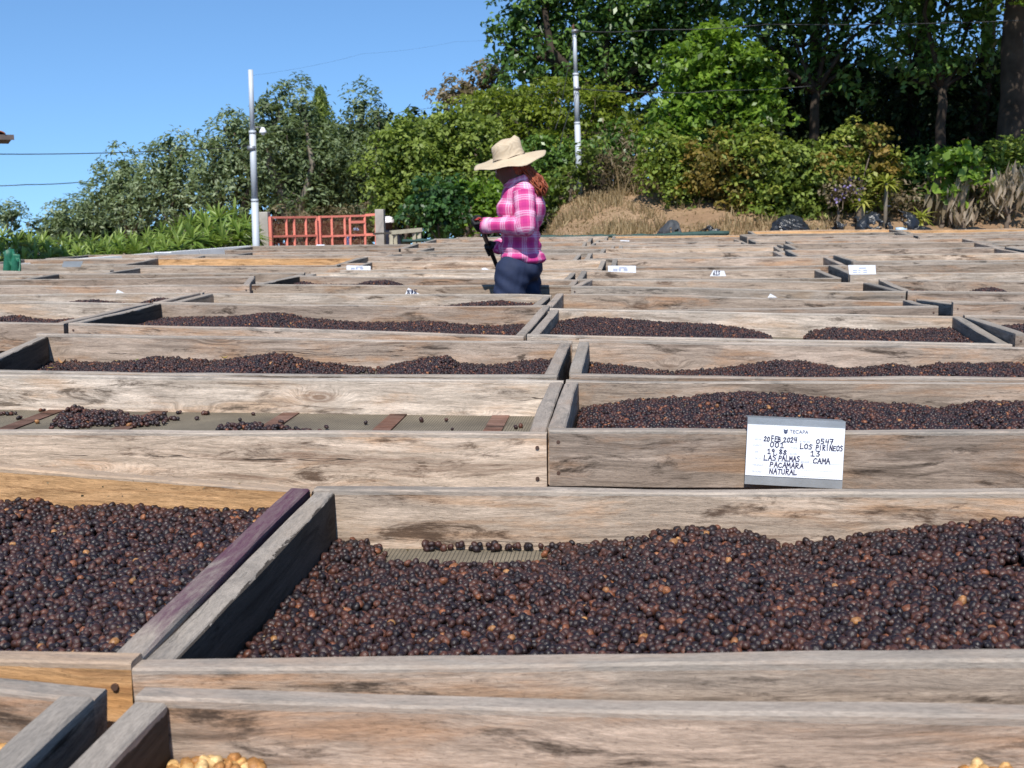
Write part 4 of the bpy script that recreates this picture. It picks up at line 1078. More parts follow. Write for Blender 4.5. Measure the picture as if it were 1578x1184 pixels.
# ------------------------------------------------------------------ poles, lamp, cables
M_GALV = simple_mat('galvanised_steel', (.50, .53, .56), .6, .4, .12, .08, 4, .1)
M_CABLE = simple_mat('black_cable', (.03, .03, .032), .5)
M_CLAMP = simple_mat('steel_clamp', (.30, .31, .33), .5, .5, .6)
def pole(label, top_px, low_px, Y, w_top, w_low):
    a = P(*low_px, Y); b = P(*top_px, Y); d = (a-b)/(a[2]-b[2])
    g = float(ground(a[0], a[1])); foot = a + d*(g-.05-a[2])
    root = empty('utility_pole', foot); tag(root, label, 'pole')
    L = b-foot
    MB().tube([0*L, L*.45], [w_low/2, w_low/2], 14).tube([L*.45, L*.74], [w_low*.45, w_low*.45], 14).tube([L*.74, L], [w_top/2, w_top/2], 14).build('shaft', M_GALV, root, True)
    for f in (.45, .74):
        MB().tube([L*f-[0, 0, .02], L*f+[0, 0, .02]], w_low*.515, 14).build('collar', M_GALV, root, True)
    return root, foot, L
pl, plf, plL = pole('galvanised pole with a small lamp arm, left of the red gate', (386, 107), (395, 385), 16.0, .066, .098)
pr, prf, prL = pole('galvanised pole among the trees right of the straw hat', (885, 46), (892, 262), 21.5, .072, .105)
for root, L, Z in ((pr, prL, [P(886, 48, 21.5)-prf, P(889, 136, 21.5)-prf]), (pl, plL, [P(388, 228, 16.0)-plf])):
    for q in Z:
        MB().tube([q-[0, 0, .03], q+[0, 0, .03]], .062, 12).build('clamp', M_CLAMP, root, True)
q = P(885, 46, 21.5)-prf
MB().tube([q+[0, -.02, -.05], q+[-.02, -.03, .06], q+[-.01, -.02, .10]], [.02, .025, .01], 8).build('insulator', simple_mat('insulator_brown', (.10, .05, .03), .3), pr, True)
# lamp arm on the left pole
q0 = P(389, 204, 16.0)-plf; q1 = P(402, 196, 16.0)-plf
MB().tube([q0, q0*.5+q1*.5+[0, -.02, .04], q1], .009, 8).build('lamp_arm', M_CLAMP, pl, True)
lamp = empty('yard_lamp', P(405, 198, 16.0)); tag(lamp, 'small white lamp on the arm of the left pole', 'lamp')
MB().tube([(0, 0, -.055), (0, 0, -.03), (0, 0, .02)], [.055, .045, .018], 14).build('lamp_shade', simple_mat('white_enamel', (.75, .76, .76), .3, .5), lamp, True)
MB().tube([(0, 0, -.085), (0, 0, -.075), (0, 0, -.05)], [.012, .026, .028], 12).build('bulb', simple_mat('bulb_glass', (.7, .7, .68), .15, .6), lamp, True)

def cable(label, pts, r=.009, n=10, sag=0):
    pts = [np.asarray(p, float) for p in pts]; Q = []
    for i in range(len(pts)-1):
        for k in range(n):
            f = k/n; Q.append(pts[i]*(1-f)+pts[i+1]*f - np.array([0, 0, sag*4*f*(1-f)]))
    Q.append(pts[-1]); o = pts[0]
    ob = MB().tube([p-o for p in Q], r, 6).build('overhead_cable', M_CABLE, None, True, o)
    tag(ob, label, 'cable', 'overhead cables')
cable('thicker cable crossing the left sky just above the tree tops to the left pole', [P(-120, 240, 12.5), P(0, 237, 13), P(300, 229, 15.3), P(388, 222, 16)], .006, 10, .02)
cable('lower sagging cable that goes behind the leaning silver tree tip', [P(-100, 284, 30), P(40, 284, 31), P(160, 276, 38)], .014, 10, .04)
cable('faint upper cable from the right pole across the open sky to the left pole', [P(885, 47, 21.4), P(700, 64, 20.2), P(560, 82, 18.6), P(387, 116, 16.0)], .001, 10, .03)
cable('cable from the right pole top to the trees at the upper right', [P(885, 47, 21.4), P(1010, 45, 21.0), P(1180, 37, 20.8), P(1600, 30, 19)], .008, 10, .03)
cable('lower cable clamped halfway up the right pole', [P(889, 136, 21.4), P(1030, 142, 21.0), P(1100, 139, 21), P(1250, 132, 21)], .008, 10, .02)
cable('lower cable running left from the middle of the right pole to the left pole', [P(889, 136, 21.4), P(780, 146, 20.6), P(640, 168, 19), P(389, 205, 16)], .0025, 10, .04)
cable('slanting stay wire left of the right pole', [P(884, 52, 21.4), P(862, 180, 21.2), P(855, 200, 21.1)], .006, 6)
cable('slanting stay wire close to the right pole shaft', [P(889, 136, 21.4), P(868, 200, 21.2), P(862, 232, 21.1)], .006, 6)

# ------------------------------------------------------------------ low wall, gate, pillars
M_WALL = simple_mat('white_painted_concrete', (.62, .62, .61), .8, .2, 0, .12, 3, .3)
M_CONC = simple_mat('concrete', (.38, .345, .30), .9, .15, 0, .2, 5, .4)
M_RED = simple_mat('salmon_red_paint', (.74, .23, .165), .5, .4, 0, .15, 6, .1)
wa = P(-90, 414, 12.0); wb = P(388, 378, 16.1)
root = empty('low_wall', (wa+wb)/2*[1, 1, 0] + [0, 0, .1]); tag(root, 'long low white painted wall in front of the yucca hedge', 'wall')
o = np.array(root.location)
N_ = 9
for k in range(N_):
    a = wa+(wb-wa)*(k/N_); b = wa+(wb-wa)*((k+1)/N_-.002)
    m = MB(); d = unit(b-a); s = np.cross(d, [0, 0, 1.0])*.07
    V = [a+s, b+s, b-s, a-s]; z0 = [0, 0, 1]
    lo = [np.array([p[0], p[1], -.3]) for p in V]
    m.add([p-o for p in lo+V], [(0,3,2,1),(4,5,6,7),(0,1,5,4),(1,2,6,5),(2,3,7,6),(3,0,4,7)]).build('wall_block', M_WALL, root)
def pillar(label, x0, x1, ytop, Y, tilt=0):
    a = P(x0, ytop, Y); b = P(x1, ytop, Y); c = (a+b)/2; w = b[0]-a[0]
    g = float(ground(c[0], c[1]))-.1
    m = MB(); q = w/2
    v = []
    for z, e in ((g-c[2], 1.0), (-.01, 1.0), (0, .93)):
        for sx, sy in ((-1,-1),(1,-1),(1,1),(-1,1)): v.append((sx*q*e, sy*q*e, z))
    f = [(0,3,2,1)] + [(i+k, i+(k+1)%4, i+(k+1)%4+4, i+k+4) for i in (0, 4) for k in range(4)] + [(8,9,10,11)]
    tag(m.add(v, f).build('gate_pillar', M_CONC, None, False, c), label, 'pillar', 'concrete gate pillars')
pillar('concrete pillar at the left end of the red gate', 401, 414, 326, 17.6)
pillar('leafy topped concrete pillar at the right end of the red gate', 579, 592, 322, 19.2)
# gate leaves: left leaf runs away from the camera, right leaf too
GA_ = (415, 334, 395, 17.6); GB_ = (489, 333, 391, 18.6); GC_ = (563, 331, 389, 19.2)
def gate_leaf(label, L, R, xs, y_mid):
    """xs: photo columns of the uprights; rails at top, middle and bottom"""
    (x0, t0, b0, Y0), (x1, t1, b1, Y1) = L, R
    def at(px, f):
        u = (px-x0)/(x1-x0); Y = Y0+(Y1-Y0)*u
        top = P(px, t0+(t1-t0)*u, Y); g = float(ground(top[0], Y))+.08
        return np.array([top[0], Y, g+(top[2]-g)*f])
    org = at(x0, 0); root = empty('gate_leaf', org); tag(root, label, 'gate', 'leaves of the red gate')
    m0 = at(x0, 1); mid_z = P(x0, y_mid, Y0)[2]; fm = (mid_z-at(x0, 0)[2])/(m0[2]-at(x0, 0)[2])
    for i, px in enumerate(xs):
        w = .075 if i in (0,) else .034
        MB().bar(at(px, 0)-org, at(px, 1)-org, w, w).build('upright', M_RED, root)
    for f in (0.01, fm*.5, fm, .995):
        MB().bar(at(xs[0], f)-org+[0, -.002, 0], at(xs[-1], f)-org+[0, -.002, 0], .032, .032).build('rail', M_RED, root)
    # chain link netting
    m = MB(); W_ = xs[-1]-xs[0]; nn = int(W_/2.6)
    for k in range(-nn, nn):
        for sg in (1, -1):
            a0 = k/nn; a1 = a0+.8
            if sg < 0: a0, a1 = a1, a0
            p = [(a0, 0.0), (a1, 1.0)]
            lo = max(0, (0-p[0][0])/(p[1][0]-p[0][0]) if sg > 0 else (1-p[0][0])/(p[1][0]-p[0][0])); hi = min(1, (1-p[0][0])/(p[1][0]-p[0][0]) if sg > 0 else (0-p[0][0])/(p[1][0]-p[0][0]))
            if hi <= lo+.02: continue
            A = at(xs[0]+W_*(p[0][0]+(p[1][0]-p[0][0])*lo), lo); B = at(xs[0]+W_*(p[0][0]+(p[1][0]-p[0][0])*hi), hi)
            m.bar(A-org+[0, .02, 0], B-org+[0, .02, 0], .005, .005)
    m.build('wire_netting', M_RED2, root)
    return root, at, org
M_RED2 = simple_mat('rusty_wire', (.22, .07, .045), .6, .3, .3)
gl, ga, go = gate_leaf('left leaf of the salmon red mesh gate, next to the left pillar', GA_, (488, 333, 391, 18.5), [415, 441, 453, 471, 487], 364)
g2, gb, go2 = gate_leaf('right leaf of the salmon red mesh gate with a framed wicket door', (491, 333, 391, 18.6), GC_, [491, 511, 531, 539, 562], 364)
MB().box((-.05, -.03, -.08), (.05, .03, .08)).build('lock_box', simple_mat('pink_lock_box', (.62, .12, .16), .5), g2, False, gb(494, .66)-go2+[0, -.05, 0])
MB().bar(gb(539, .93)-go2, gb(562, .93)-go2, .04, .04).build('rail', M_RED, g2)
# link arm between gate and right pillar
a = P(563, 331, 19.2); b = P(580, 330, 19.2); c = P(563, 361, 19.2); d = P(580, 361, 19.2)
root = empty('gate_stay', (a+d)/2); o = np.array(root.location); tag(root, 'short red bars joining the gate to its right pillar', 'gate stay')
for p, q in ((a, b), (c, d)): MB().bar(p-o, q-o, .04, .04).build('rail', M_RED, root)
MB().bar(b-o, P(580, 378, 19.2)-o, .04, .04).build('upright', M_RED, root)
# blue things tied behind the gate
for (px, py, w, h, lab, mt) in ((549, 353, 9, 4, 'light blue cloth hanging behind the wicket door of the gate', (.28, .42, .62)), (536, 368, 8, 10, 'blue plastic drum seen through the bottom of the gate', (.10, .16, .34))):
    c = P(px, py, 19.6); s = 19.6/F_PX
    m = MB()
    if h < 6:
        V = []; Fq = []
        for i in range(9):
            for j in range(4):
                V.append(((i/8-.5)*w*s, .02*math.sin(i*1.3+j), (.5-j/3)*h*s*(1+.2*math.sin(i*2.1))))
        for i in range(8):
            for j in range(3): Fq.append((i*4+j, (i+1)*4+j, (i+1)*4+j+1, i*4+j+1))
        ob = link('cloth', mesh(V, Fq, simple_mat('light_blue_cloth', mt, .8), True), None, c)
        sm = ob.modifiers.new('thickness', 'SOLIDIFY'); sm.thickness = .006
        tag(ob, lab, 'cloth')
    else:
        g = float(ground(c[0], c[1]))
        ob = m.tube([(0, 0, g-c[2]), (0, 0, g-c[2]+.05), (0, 0, 0), (0, 0, h*s*.45), (0, 0, h*s*.5)], [w*s*.5, w*s*.53, w*s*.55, w*s*.53, w*s*.4], 16).build('drum', simple_mat('blue_drum_plastic', mt, .4), None, True, c)
        tag(ob, lab, 'drum')

# ------------------------------------------------------------------ wooden trestle
M_TRES = simple_mat('pale_trestle_wood', (.42, .38, .28), .85, .15, 0, .2, 8, .3)
Yt = 19.0
a = P(602, 358, Yt); b = P(649, 353.5, Yt+.3); o = (a+b)/2
root = empty('trestle', o*[1, 1, 0]+[0, 0, float(ground(o[0], o[1]))]); tag(root, 'low pale wooden trestle right of the gate pillar', 'trestle'); o = np.array(root.location)
MB().bar(a-o, b-o, .10, .06).build('top_rail', M_TRES, root)
g = float(ground(o[0], o[1]))
for px in (603, 609, 638, 646):
    t_ = (px-602)/47; p = a+(b-a)*t_
    MB().bar(p-o-[0, 0, .03], np.array([p[0]-o[0], p[1]-o[1]+(.12 if px in (609, 638) else -.06), g-o[2]]), .06, .05).build('leg', M_TRES, root)
a2 = P(575, 360, 18.9); b2 = P(602, 358.5, 19.0)
tag(MB().bar((a2-b2)/2, (b2-a2)/2, .03, .03).build('pole_rail', simple_mat('dark_pole_wood', (.07, .06, .05), .8), None, False, (a2+b2)/2), 'thin dark rail leaning from the gate pillar to the trestle', 'rail')

# ------------------------------------------------------------------ green shade net rolled along the field's back edge
M_NET = simple_mat('green_shade_net', (.035, .075, .065), .7, .3, 0, .3, 12, .5)
pts = []; rad = []
rn = random.Random(3)
for px in range(620, 1128, 9):
    Yn = 17.35+.05*math.sin(px*.03); y0 = np.interp(px, [620, 700, 850, 1000, 1050, 1130], [371, 369, 364.5, 362.5, 361, 358])
    pts.append(P(px, y0+rn.uniform(-.5, .5), Yn)); rad.append(.024*rn.uniform(.7, 1.3)*(1 if px < 1040 else 1.5))
o = pts[len(pts)//2]
ob = MB().tube([p-o for p in pts], rad, 8).build('shade_net', M_NET, None, True, o)
tag(ob, 'rolled dark green shade net lying along the back edge of the beds', 'net')

# ------------------------------------------------------------------ black plastic heaps
def bag_mat():
    t = NT('black_plastic_sheet'); tc = t.n('ShaderNodeTexCoord').outputs['Object']
    n = t.noise(tc, 3, 4, .6, 1.4); n2 = t.noise(tc, 12, 3, .5, .8)
    return t.done(t.bsdf((.016, .018, .022), t.ramp(n, [(.3, .25), (.7, .45)]), t.math('ADD', n, t.math('MULTIPLY', n2, .35)), .45, .08, .55))
M_BAG = bag_mat()
def bag(label, L, Y, seed, kind='plastic sheet', name='plastic_heap', mat=None):
    """L: list of (px, py_base, half w px, height px)"""
    r = np.random.default_rng(seed); parts = []
    for (px, pb, hw, h) in L:
        s = Y/F_PX; c = P(px, pb, Y)
        g = c[2]
        n1, n2 = 40, 22; V = []
        for i in range(n1):
            th = 2*math.pi*i/n1
            for j in range(n2):
                ph = j/(n2-1)*math.pi*.54
                rx = hw*s*1.12; rz = h*s*1.25
                x = math.sin(ph)*math.cos(th); yv = math.sin(ph)*math.sin(th); z = math.cos(ph)
                f = 1+.13*math.sin(5*th+seed+3*ph)*math.sin(ph)+.07*math.sin(11*th+2*seed-5*ph)*math.sin(ph)-.09*abs(math.sin(3*th+seed*2+2*ph))*math.sin(ph)-.05*abs(math.sin(6*th-4*ph+seed))+.09+.04*float(r.normal())
                V.append((x*rx*f*(1+.22*max(0, -z+.35)), yv*rx*.8*f, max(-.04, math.copysign(abs(z)**.7, z)*rz*(1+.08*math.sin(3*th+seed)))))
        V = np.array(V)+np.array([c[0], c[1], c[2]]); parts.append(V)
    m = MB(); org = parts[0].mean(0)
    for V in parts:
        n1, n2 = 40, 22; Fq = [(i*n2+j, ((i+1) % n1)*n2+j, ((i+1) % n1)*n2+j+1, i*n2+j+1) for i in range(n1) for j in range(n2-1)]
        m.add(V-org, Fq)
    # one continuous sheet over the heap
    me = m.mesh(mat or M_BAG)
    ob = link(name, me, None, org)
    if len(L) > 1:
        md = ob.modifiers.new('one_sheet', 'REMESH'); md.mode = 'VOXEL'; md.voxel_size = .022
    ob.modifiers.new('soft', 'SMOOTH').iterations = 1
    tag(ob, label, kind, 'black plastic sheets on the bank' if mat is None else None)
M_GREYC = simple_mat('dark_grey_tarp', (.055, .058, .062), .6, .3, 0, .3, 6, .6)
bag('dark grey cloth heap, leftmost of the dark heaps on the dry bank', [(1033, 360, 15, 11), (1035, 359, 12, 16)], 17.9, 1, 'heap', 'covered_heap', M_GREYC)
bag('black plastic sheet peaked above the green net, second from the left', [(1095, 360, 18, 8), (1110, 359, 17, 21)], 17.9, 2)
bag('rounded black plastic heap under the olive vine bush', [(1216, 358, 23, 20)], 18.0, 3)
bag('long ragged black plastic heap left of the largest one', [(1278, 358, 20, 14), (1308, 358, 20, 19), (1334, 358, 18, 24)], 18.0, 4)
bag('largest black plastic heap with shiny folds', [(1368, 358, 33, 31), (1346, 358, 24, 22), (1392, 358, 24, 24)], 17.9, 5)
bag('flat black plastic end beside the dracaena', [(1417, 360, 17, 9)], 17.8, 6)
bag('low flat black plastic roll near the right edge', [(1482, 361, 16, 8), (1498, 361, 18, 9), (1514, 361, 14, 7)], 17.7, 7)
# small bottle and orange scrap on the boards beside the largest heap
c = P(1388, 353, 17.5)
tag(MB().tube([(-.07, 0, 0), (.03, 0, 0), (.055, 0, 0), (.085, 0, 0)], [.03, .03, .012, .012], 10).build('bottle', simple_mat('clear_blue_plastic', (.45, .6, .72), .2, .6), None, True, c), 'small pale plastic bottle lying before the largest black heap', 'bottle')

# long new timber lying along the back of the field
for (x0, y0, x1, y1, Y, lab) in ((1140, 361.5, 1262, 357.5, 17.25, 'new orange timber along the back edge under the rounded heap'), (1180, 357.5, 1352, 352.5, 17.5, 'grey brown plank lying behind the orange timber'), (1262, 357.5, 1408, 355, 17.2, 'short orange board with a bright end below the largest heap')):
    a = P(x0, y0, Y); b = P(x1, y1, Y)
    tag(place_board('timber', a, b, .06, .05, W['orange' if 'orange' in lab else 'grey'], None, (0, 0, 0), seed=int(x0)), lab, 'timber', 'timbers behind the beds')
c = P(18, 401, 11.0); g = .0
m = MB(); V = []; Fq = []
for i in range(13):
    for j in range(7):
        f = i/12; V.append(((f-.5)*.17, .03*math.sin(i*1.1+j*.5)+.012*math.sin(i*3), .075-j*.035+(.03*math.sin(f*3.1+.4) if j == 0 else 0)-.012*math.sin(f*9)*(j == 0)))
for i in range(12):
    for j in range(6): Fq.append((i*7+j, (i+1)*7+j, (i+1)*7+j+1, i*7+j+1))
ob = link('green_sack', mesh(V, Fq, simple_mat('green_plastic_sack', (.02, .13, .075), .45, .4, 0, .3, 10, .5), True), None, c)
sm = ob.modifiers.new('thickness', 'SOLIDIFY'); sm.thickness = .02
tag(ob, 'green plastic sack standing by the beds at the left edge', 'sack')

# ------------------------------------------------------------------ tiled eave coming in at the left edge
M_TILE = simple_mat('red_clay_tile', (.36, .12, .065), .8, .2, 0, .3, 8, .4)
M_FASC = simple_mat('brown_fascia', (.13, .10, .09), .7, .2)
e = P(26, 207, 12.6)
root = empty('tiled_shed', (e[0], e[1], .08), math.radians(31)); tag(root, 'building whose red tiled eave pokes in at the upper left edge', 'building')
z = e[2]-.08; xe = 0.0; ye = 1.30
for k in range(14):
    x1_ = xe-.105-k*.22
    for rr2 in range(3):
        m = MB(); V = []
        for a in range(7):
            an = math.pi*a/6
            for yy in (0, 1):
                V.append((x1_-.11+.105*math.cos(an), ye-1.30+rr2*.42+yy*.46, z+.005+.042*math.sin(an)+.008*rr2+yy*.012+(ye*0)))
        Fq = [(a*2, a*2+2, a*2+3, a*2+1) for a in range(6)]
        m.add(V, Fq); ob = m.build('tile', M_TILE, root, True); sm = ob.modifiers.new('thickness', 'SOLIDIFY'); sm.thickness = .012
MB().box((xe-3.1, ye-1.29, z-.055), (xe-.03, ye-1.255, z+.0)).build('fascia', M_FASC, root)
MB().box((xe-3.1, ye-1.25, z-.03), (xe-.04, ye-.02, z-.008)).build('roof_deck', M_FASC, root)
MB().box((xe-3.1, ye-.9, -.1), (xe-1.0, ye-.1, z-.032)).build('wall', M_CONC, root)

# ------------------------------------------------------------------ signs
M_PAPER = simple_mat('white_paper', (.80, .81, .84), .6, .2, 0, .05, 9, .05)
M_PLATE = simple_mat('grey_zinc_plate', (.36, .37, .37), .45, .5, .5, .2, 8, .1)
M_INK = simple_mat('blue_black_ink', (.02, .02, .07), .5)
M_PRINT = simple_mat('faded_print', (.42, .45, .56), .6)
M_LOGO = simple_mat('navy_print', (.06, .07, .13), .6)
GLY = {
 'A': [[(0,0),(.5,1),(1,0)],[(.2,.4),(.85,.42)]], 'B': [[(0,0),(0,1),(.7,.9),(.65,.6),(0,.52),(.8,.4),(.8,.08),(0,0)]], 'C': [[(1,.85),(.5,1),(.05,.6),(.1,.15),(.55,0),(1,.15)]],
 'E': [[(.9,1),(.1,1),(0,0),(.95,0)],[(.05,.52),(.75,.54)]], 'F': [[(.9,1),(.1,1),(0,0)],[(.05,.5),(.75,.52)]], 'I': [[(.4,1),(.4,0)]], 'L': [[(.1,1),(.05,0),(.9,.02)]],
 'M': [[(0,0),(.1,1),(.5,.4),(.9,1),(1,0)]], 'N': [[(0,0),(.05,1),(.85,0),(.9,1)]], 'O': [[(.5,1),(.05,.7),(.1,.15),(.5,0),(.9,.2),(.95,.75),(.5,1)]],
 'P': [[(.05,0),(.1,1),(.8,.9),(.8,.55),(.1,.45)]], 'R': [[(.05,0),(.1,1),(.8,.9),(.75,.58),(.1,.5),(.9,-.05)]], 'S': [[(.9,.9),(.4,1),(.1,.75),(.8,.4),(.7,.05),(.05,.05)]],
 'T': [[(0,1),(1,1)],[(.5,1),(.45,0)]], 'U': [[(.05,1),(.1,.15),(.5,0),(.85,.15),(.9,1)]],
 '0': [[(.5,1),(.1,.7),(.1,.2),(.5,0),(.85,.25),(.85,.8),(.5,1)]], '1': [[(.1,.75),(.5,1),(.5,0)],[(.1,0),(.9,0)]], '2': [[(.1,.8),(.5,1),(.85,.75),(.1,0),(.95,.02)]],
 '3': [[(.1,1),(.85,.95),(.4,.55),(.85,.35),(.6,.02),(.05,.05)]], '4': [[(.2,1),(.1,.45),(.9,.5)],[(.8,1),(.75,0)]], '5': [[(.9,1),(.2,1),(.15,.55),(.7,.6),(.85,.2),(.1,0)]],
 '6': [[(.8,1),(.2,.6),(.1,.15),(.5,0),(.85,.25),(.5,.5),(.15,.3)]], '7': [[(.05,.95),(.9,1),(.4,0)],[(.25,.5),(.8,.52)]], '8': [[(.5,.55),(.1,.8),(.5,1),(.85,.8),(.5,.55),(.08,.22),(.5,0),(.9,.25),(.5,.55)]],
 '9': [[(.85,.7),(.4,.5),(.15,.75),(.5,1),(.85,.8),(.7,0)]], '.': [[(.4,.0),(.5,.06)]], ' ': [],
}
def handwriting(text, x, y, h, w_tot, pen, seed, m):
    """ink ribbons in the local plane x right, z up, at depth y=-.0012"""
    r = random.Random(seed); n = len(text); adv = w_tot/n
    for i, ch in enumerate(text):
        cx0 = x+i*adv; hh = h*r.uniform(.88, 1.1); yo = y+r.uniform(-.05, .05)*h; sk = r.uniform(-.05, .12)
        for st in GLY.get(ch, []):
            P2 = [(cx0+(p[0]*adv*.78)+sk*p[1]*hh, yo+p[1]*hh+r.uniform(-.02, .02)*h) for p in st]
            Q = []
            for a, b in zip(P2[:-1], P2[1:]):
                Q.append(a)
            Q.append(P2[-1])
            for a, b in zip(Q[:-1], Q[1:]):
                dx, dz = b[0]-a[0], b[1]-a[1]; L = math.hypot(dx, dz) or 1e-6; ux, uz = dx/L, dz/L; e = pen*.45
                a2 = (a[0]-ux*e, a[1]-uz*e); b2 = (b[0]+ux*e, b[1]+uz*e); nx, nz = -uz*pen/2, ux*pen/2
                m.add([(a2[0]+nx, -.0012, a2[1]+nz), (b2[0]+nx, -.0012, b2[1]+nz), (b2[0]-nx, -.0012, b2[1]-nz), (a2[0]-nx, -.0012, a2[1]-nz)], [(0, 1, 2, 3)])
def print_text(text, x, z, size, mat, parent, name='printed_text'):
    cu = bpy.data.curves.new('t', 'FONT'); cu.body = text; cu.size = size; cu.align_x = 'LEFT'
    tmp = bpy.data.objects.new('t', cu); COL.objects.link(tmp)
    dg = bpy.context.evaluated_depsgraph_get(); dg.update()
    me = bpy.data.meshes.new_from_object(tmp.evaluated_get(dg)); bpy.data.objects.remove(tmp)
    me.materials.clear(); me.materials.append(mat)
    o = link(name, me, parent); o.rotation_euler = (math.pi/2, 0, 0); o.location = (x, -.0014, z)
    return o
# big card on bed R2: corners from the photo
c_tl = P(1152, 645, 2.715); c_tr = P(1303, 652, 2.715); c_bl = P(1147, 748, 2.70); c_br = P(1299, 751, 2.70)
org = (c_tl+c_tr+c_bl+c_br)/4
ex = unit(c_tr-c_tl); ez = unit(c_tl-c_bl); ey = np.cross(ez, ex); ez = np.cross(ex, ey)
card = empty('lot_card', org); tag(card, 'white handwritten TECAPA lot card on a grey metal plate clipped to a bed', 'card')
card.rotation_mode = 'QUATERNION'
card.rotation_quaternion = Matrix((Vector(ex), Vector(ey), Vector(ez))).transposed().to_quaternion()
CW = np.linalg.norm(c_tr-c_tl); CH_ = np.linalg.norm(c_tl-c_bl)
MB().box((-CW/2, .001, -CH_/2), (CW/2, .0035, CH_/2)).build('plate', M_PLATE, card)
MB().box((-CW/2, .0035, CH_/2-.002), (CW/2, .055, CH_/2)).build('hook', M_PLATE, card)
MB().box((-CW/2+.002, .0035, -CH_/2), (-CW/2+.006, .03, CH_/2-.01)).build('side_fold', M_SCREW, card)
# the paper covers 12%..83% of the height
pz1 = CH_/2-CH_*.105; pz0 = -CH_/2+CH_*.135
MB().box((-CW/2+.0005, -.0006, pz0), (CW/2-.001, .001, pz1)).build('paper', M_PAPER, card)
PWd = CW; PHt = pz1-pz0
def UV(u, v): return (-CW/2+u*PWd, pz1-v*PHt)   # u right, v down, 0..1 over the paper
m = MB(); lh = PHt*.098
for (txt, u0, u1, vb, sd) in (('20', .175, .24, .315, 1), ('FEB', .255, .355, .315, 2), ('2024', .375, .52, .315, 3), ('0547', .71, .895, .315, 4), ('001', .24, .395, .425, 5), ('LOS', .55, .68, .43, 6), ('PIRINEOS', .71, .99, .435, 7),
                       ('19.88', .22, .42, .56, 8), ('13', .66, .77, .56, 9), ('LAS', .185, .32, .685, 10), ('PALMAS', .335, .56, .685, 11), ('CAMA', .69, .87, .70, 12), ('PACAMARA', .25, .60, .815, 13), ('NATURAL', .25, .54, .945, 14)):
    x_, z_ = UV(u0, vb)
    handwriting(txt, x_, z_, lh, (u1-u0)*PWd, .0021, sd, m)
m.build('handwriting', M_INK, card)
x_, z_ = UV(.435, .135)
print_text('TECAPA', x_, z_, PHt*.098, M_LOGO, card, 'printed_heading')
for (txt, u0, vb) in (('FECHA', .08, .30), ('N\u00b0 RECIBO', .54, .30), ('CLIENTE', .07, .41), ('FINCA', .455, .43), ('QQ', .09, .54), ('SACOS', .45, .55), ('PATIO', .09, .67), ('ESTADO', .565, .69), ('VARIEDAD', .07, .80), ('PROCESO', .07, .93)):
    x_, z_ = UV(u0, vb); print_text(txt, x_, z_, PHt*.042, M_PRINT, card)
x_, z_ = UV(.415, .18); print_text('____________', UV(.44, .18)[0], UV(.44, .165)[1], PHt*.035, M_PRINT, card)
ml = MB()
for (u0, u1, vb) in ((.15, .99, .70), (.2, .93, .845), (.2, .93, .965)):
    x0_, z_ = UV(u0, vb); x1_, _ = UV(u1, vb); ml.add([(x0_, -.0011, z_), (x1_, -.0011, z_-.0006), (x1_, -.0011, z_-.0002), (x0_, -.0011, z_+.0004)], [(0, 1, 2, 3)])
ml.build('ruled_lines', M_PRINT, card)
# small shield emblem left of the heading
x_, z_ = UV(.395, .10); em = MB(); k_ = PHt*.055
em.add([(x_-k_*.8, -.0013, z_+k_*.8), (x_-k_*.25, -.0013, z_+k_*.45), (x_+k_*.25, -.0013, z_+k_*.45), (x_+k_*.8, -.0013, z_+k_*.8), (x_+k_*.65, -.0013, z_), (x_-k_*.65, -.0013, z_)], [(0, 1, 2, 3, 4, 5)])
em.add([(x_-k_*.75, -.0013, z_-k_*.12), (x_+k_*.75, -.0013, z_-k_*.12), (x_+k_*.45, -.0013, z_-k_*.75), (x_, -.0013, z_-k_*1.0), (x_-k_*.45, -.0013, z_-k_*.75)], [(0, 1, 2, 3, 4)])
em.build('emblem', M_LOGO, card)

def small_card(label, q, Y, text=None, lines=True, plate=False):
    """q: four photo corners tl,tr,br,bl"""
    pts = [P(x, y_, Y) for x, y_ in q]; c = sum(pts)/len(pts)
    root = empty('lot_card', c); tag(root, label, 'card')
    m = MB(); V = [p-c for p in pts]
    n = len(V); t_ = np.array([0, .003, 0])
    m.add([*(V), *[v+t_ for v in V]], [tuple(range(n)), tuple(range(2*n-1, n-1, -1))]+[(k, (k+1) % n, (k+1) % n+n, k+n) for k in range(n)]).build('paper', M_PAPER if not plate else M_PLATE, root)
    w = np.linalg.norm(pts[1]-pts[0]); h = np.linalg.norm(pts[0]-pts[-1])
    tr = (V[0]+V[-1])/2
    mm = MB()
    if text: handwriting(text, V[-1][0]+w*.3 if len(q) == 4 else V[-1][0]+w*.15, V[-1][2]+h*.15, h*.6, w*.62 if len(q) == 4 else w*.6, .005, 3, mm)
    elif lines:
        for k, f in enumerate((.28, .52, .74)):
            for (a, b) in ((.18, .34), (.38, .46), (.56, .7)) if k else ((.4, .66),):
                z_ = V[0][2]*(1-f)+V[-1][2]*f; x0_ = V[0][0]+w*a; x1_ = V[0][0]+w*b
                mm.add([(x0_, -.0012, z_), (x1_, -.0012, z_), (x1_, -.0012, z_-.006), (x0_, -.0012, z_-.006)], [(0, 1, 2, 3)])
    if mm.v: mm.build('handwriting', M_INK if text else M_PRINT, root)
    return root
card575 = small_card('folded white corner card marked 575 on the reddish brown front board', [(629, 443), (648, 453.5), (624, 453.5)], 7.40, None, False)
mm = MB(); cc = P(627.5, 452, 7.395); handwriting('575', 0, 0, 5.5*7.4/F_PX, 16*7.4/F_PX, .005, 3, mm)
mm.build('handwriting', M_INK, card575, False, cc-np.array(card575.location))
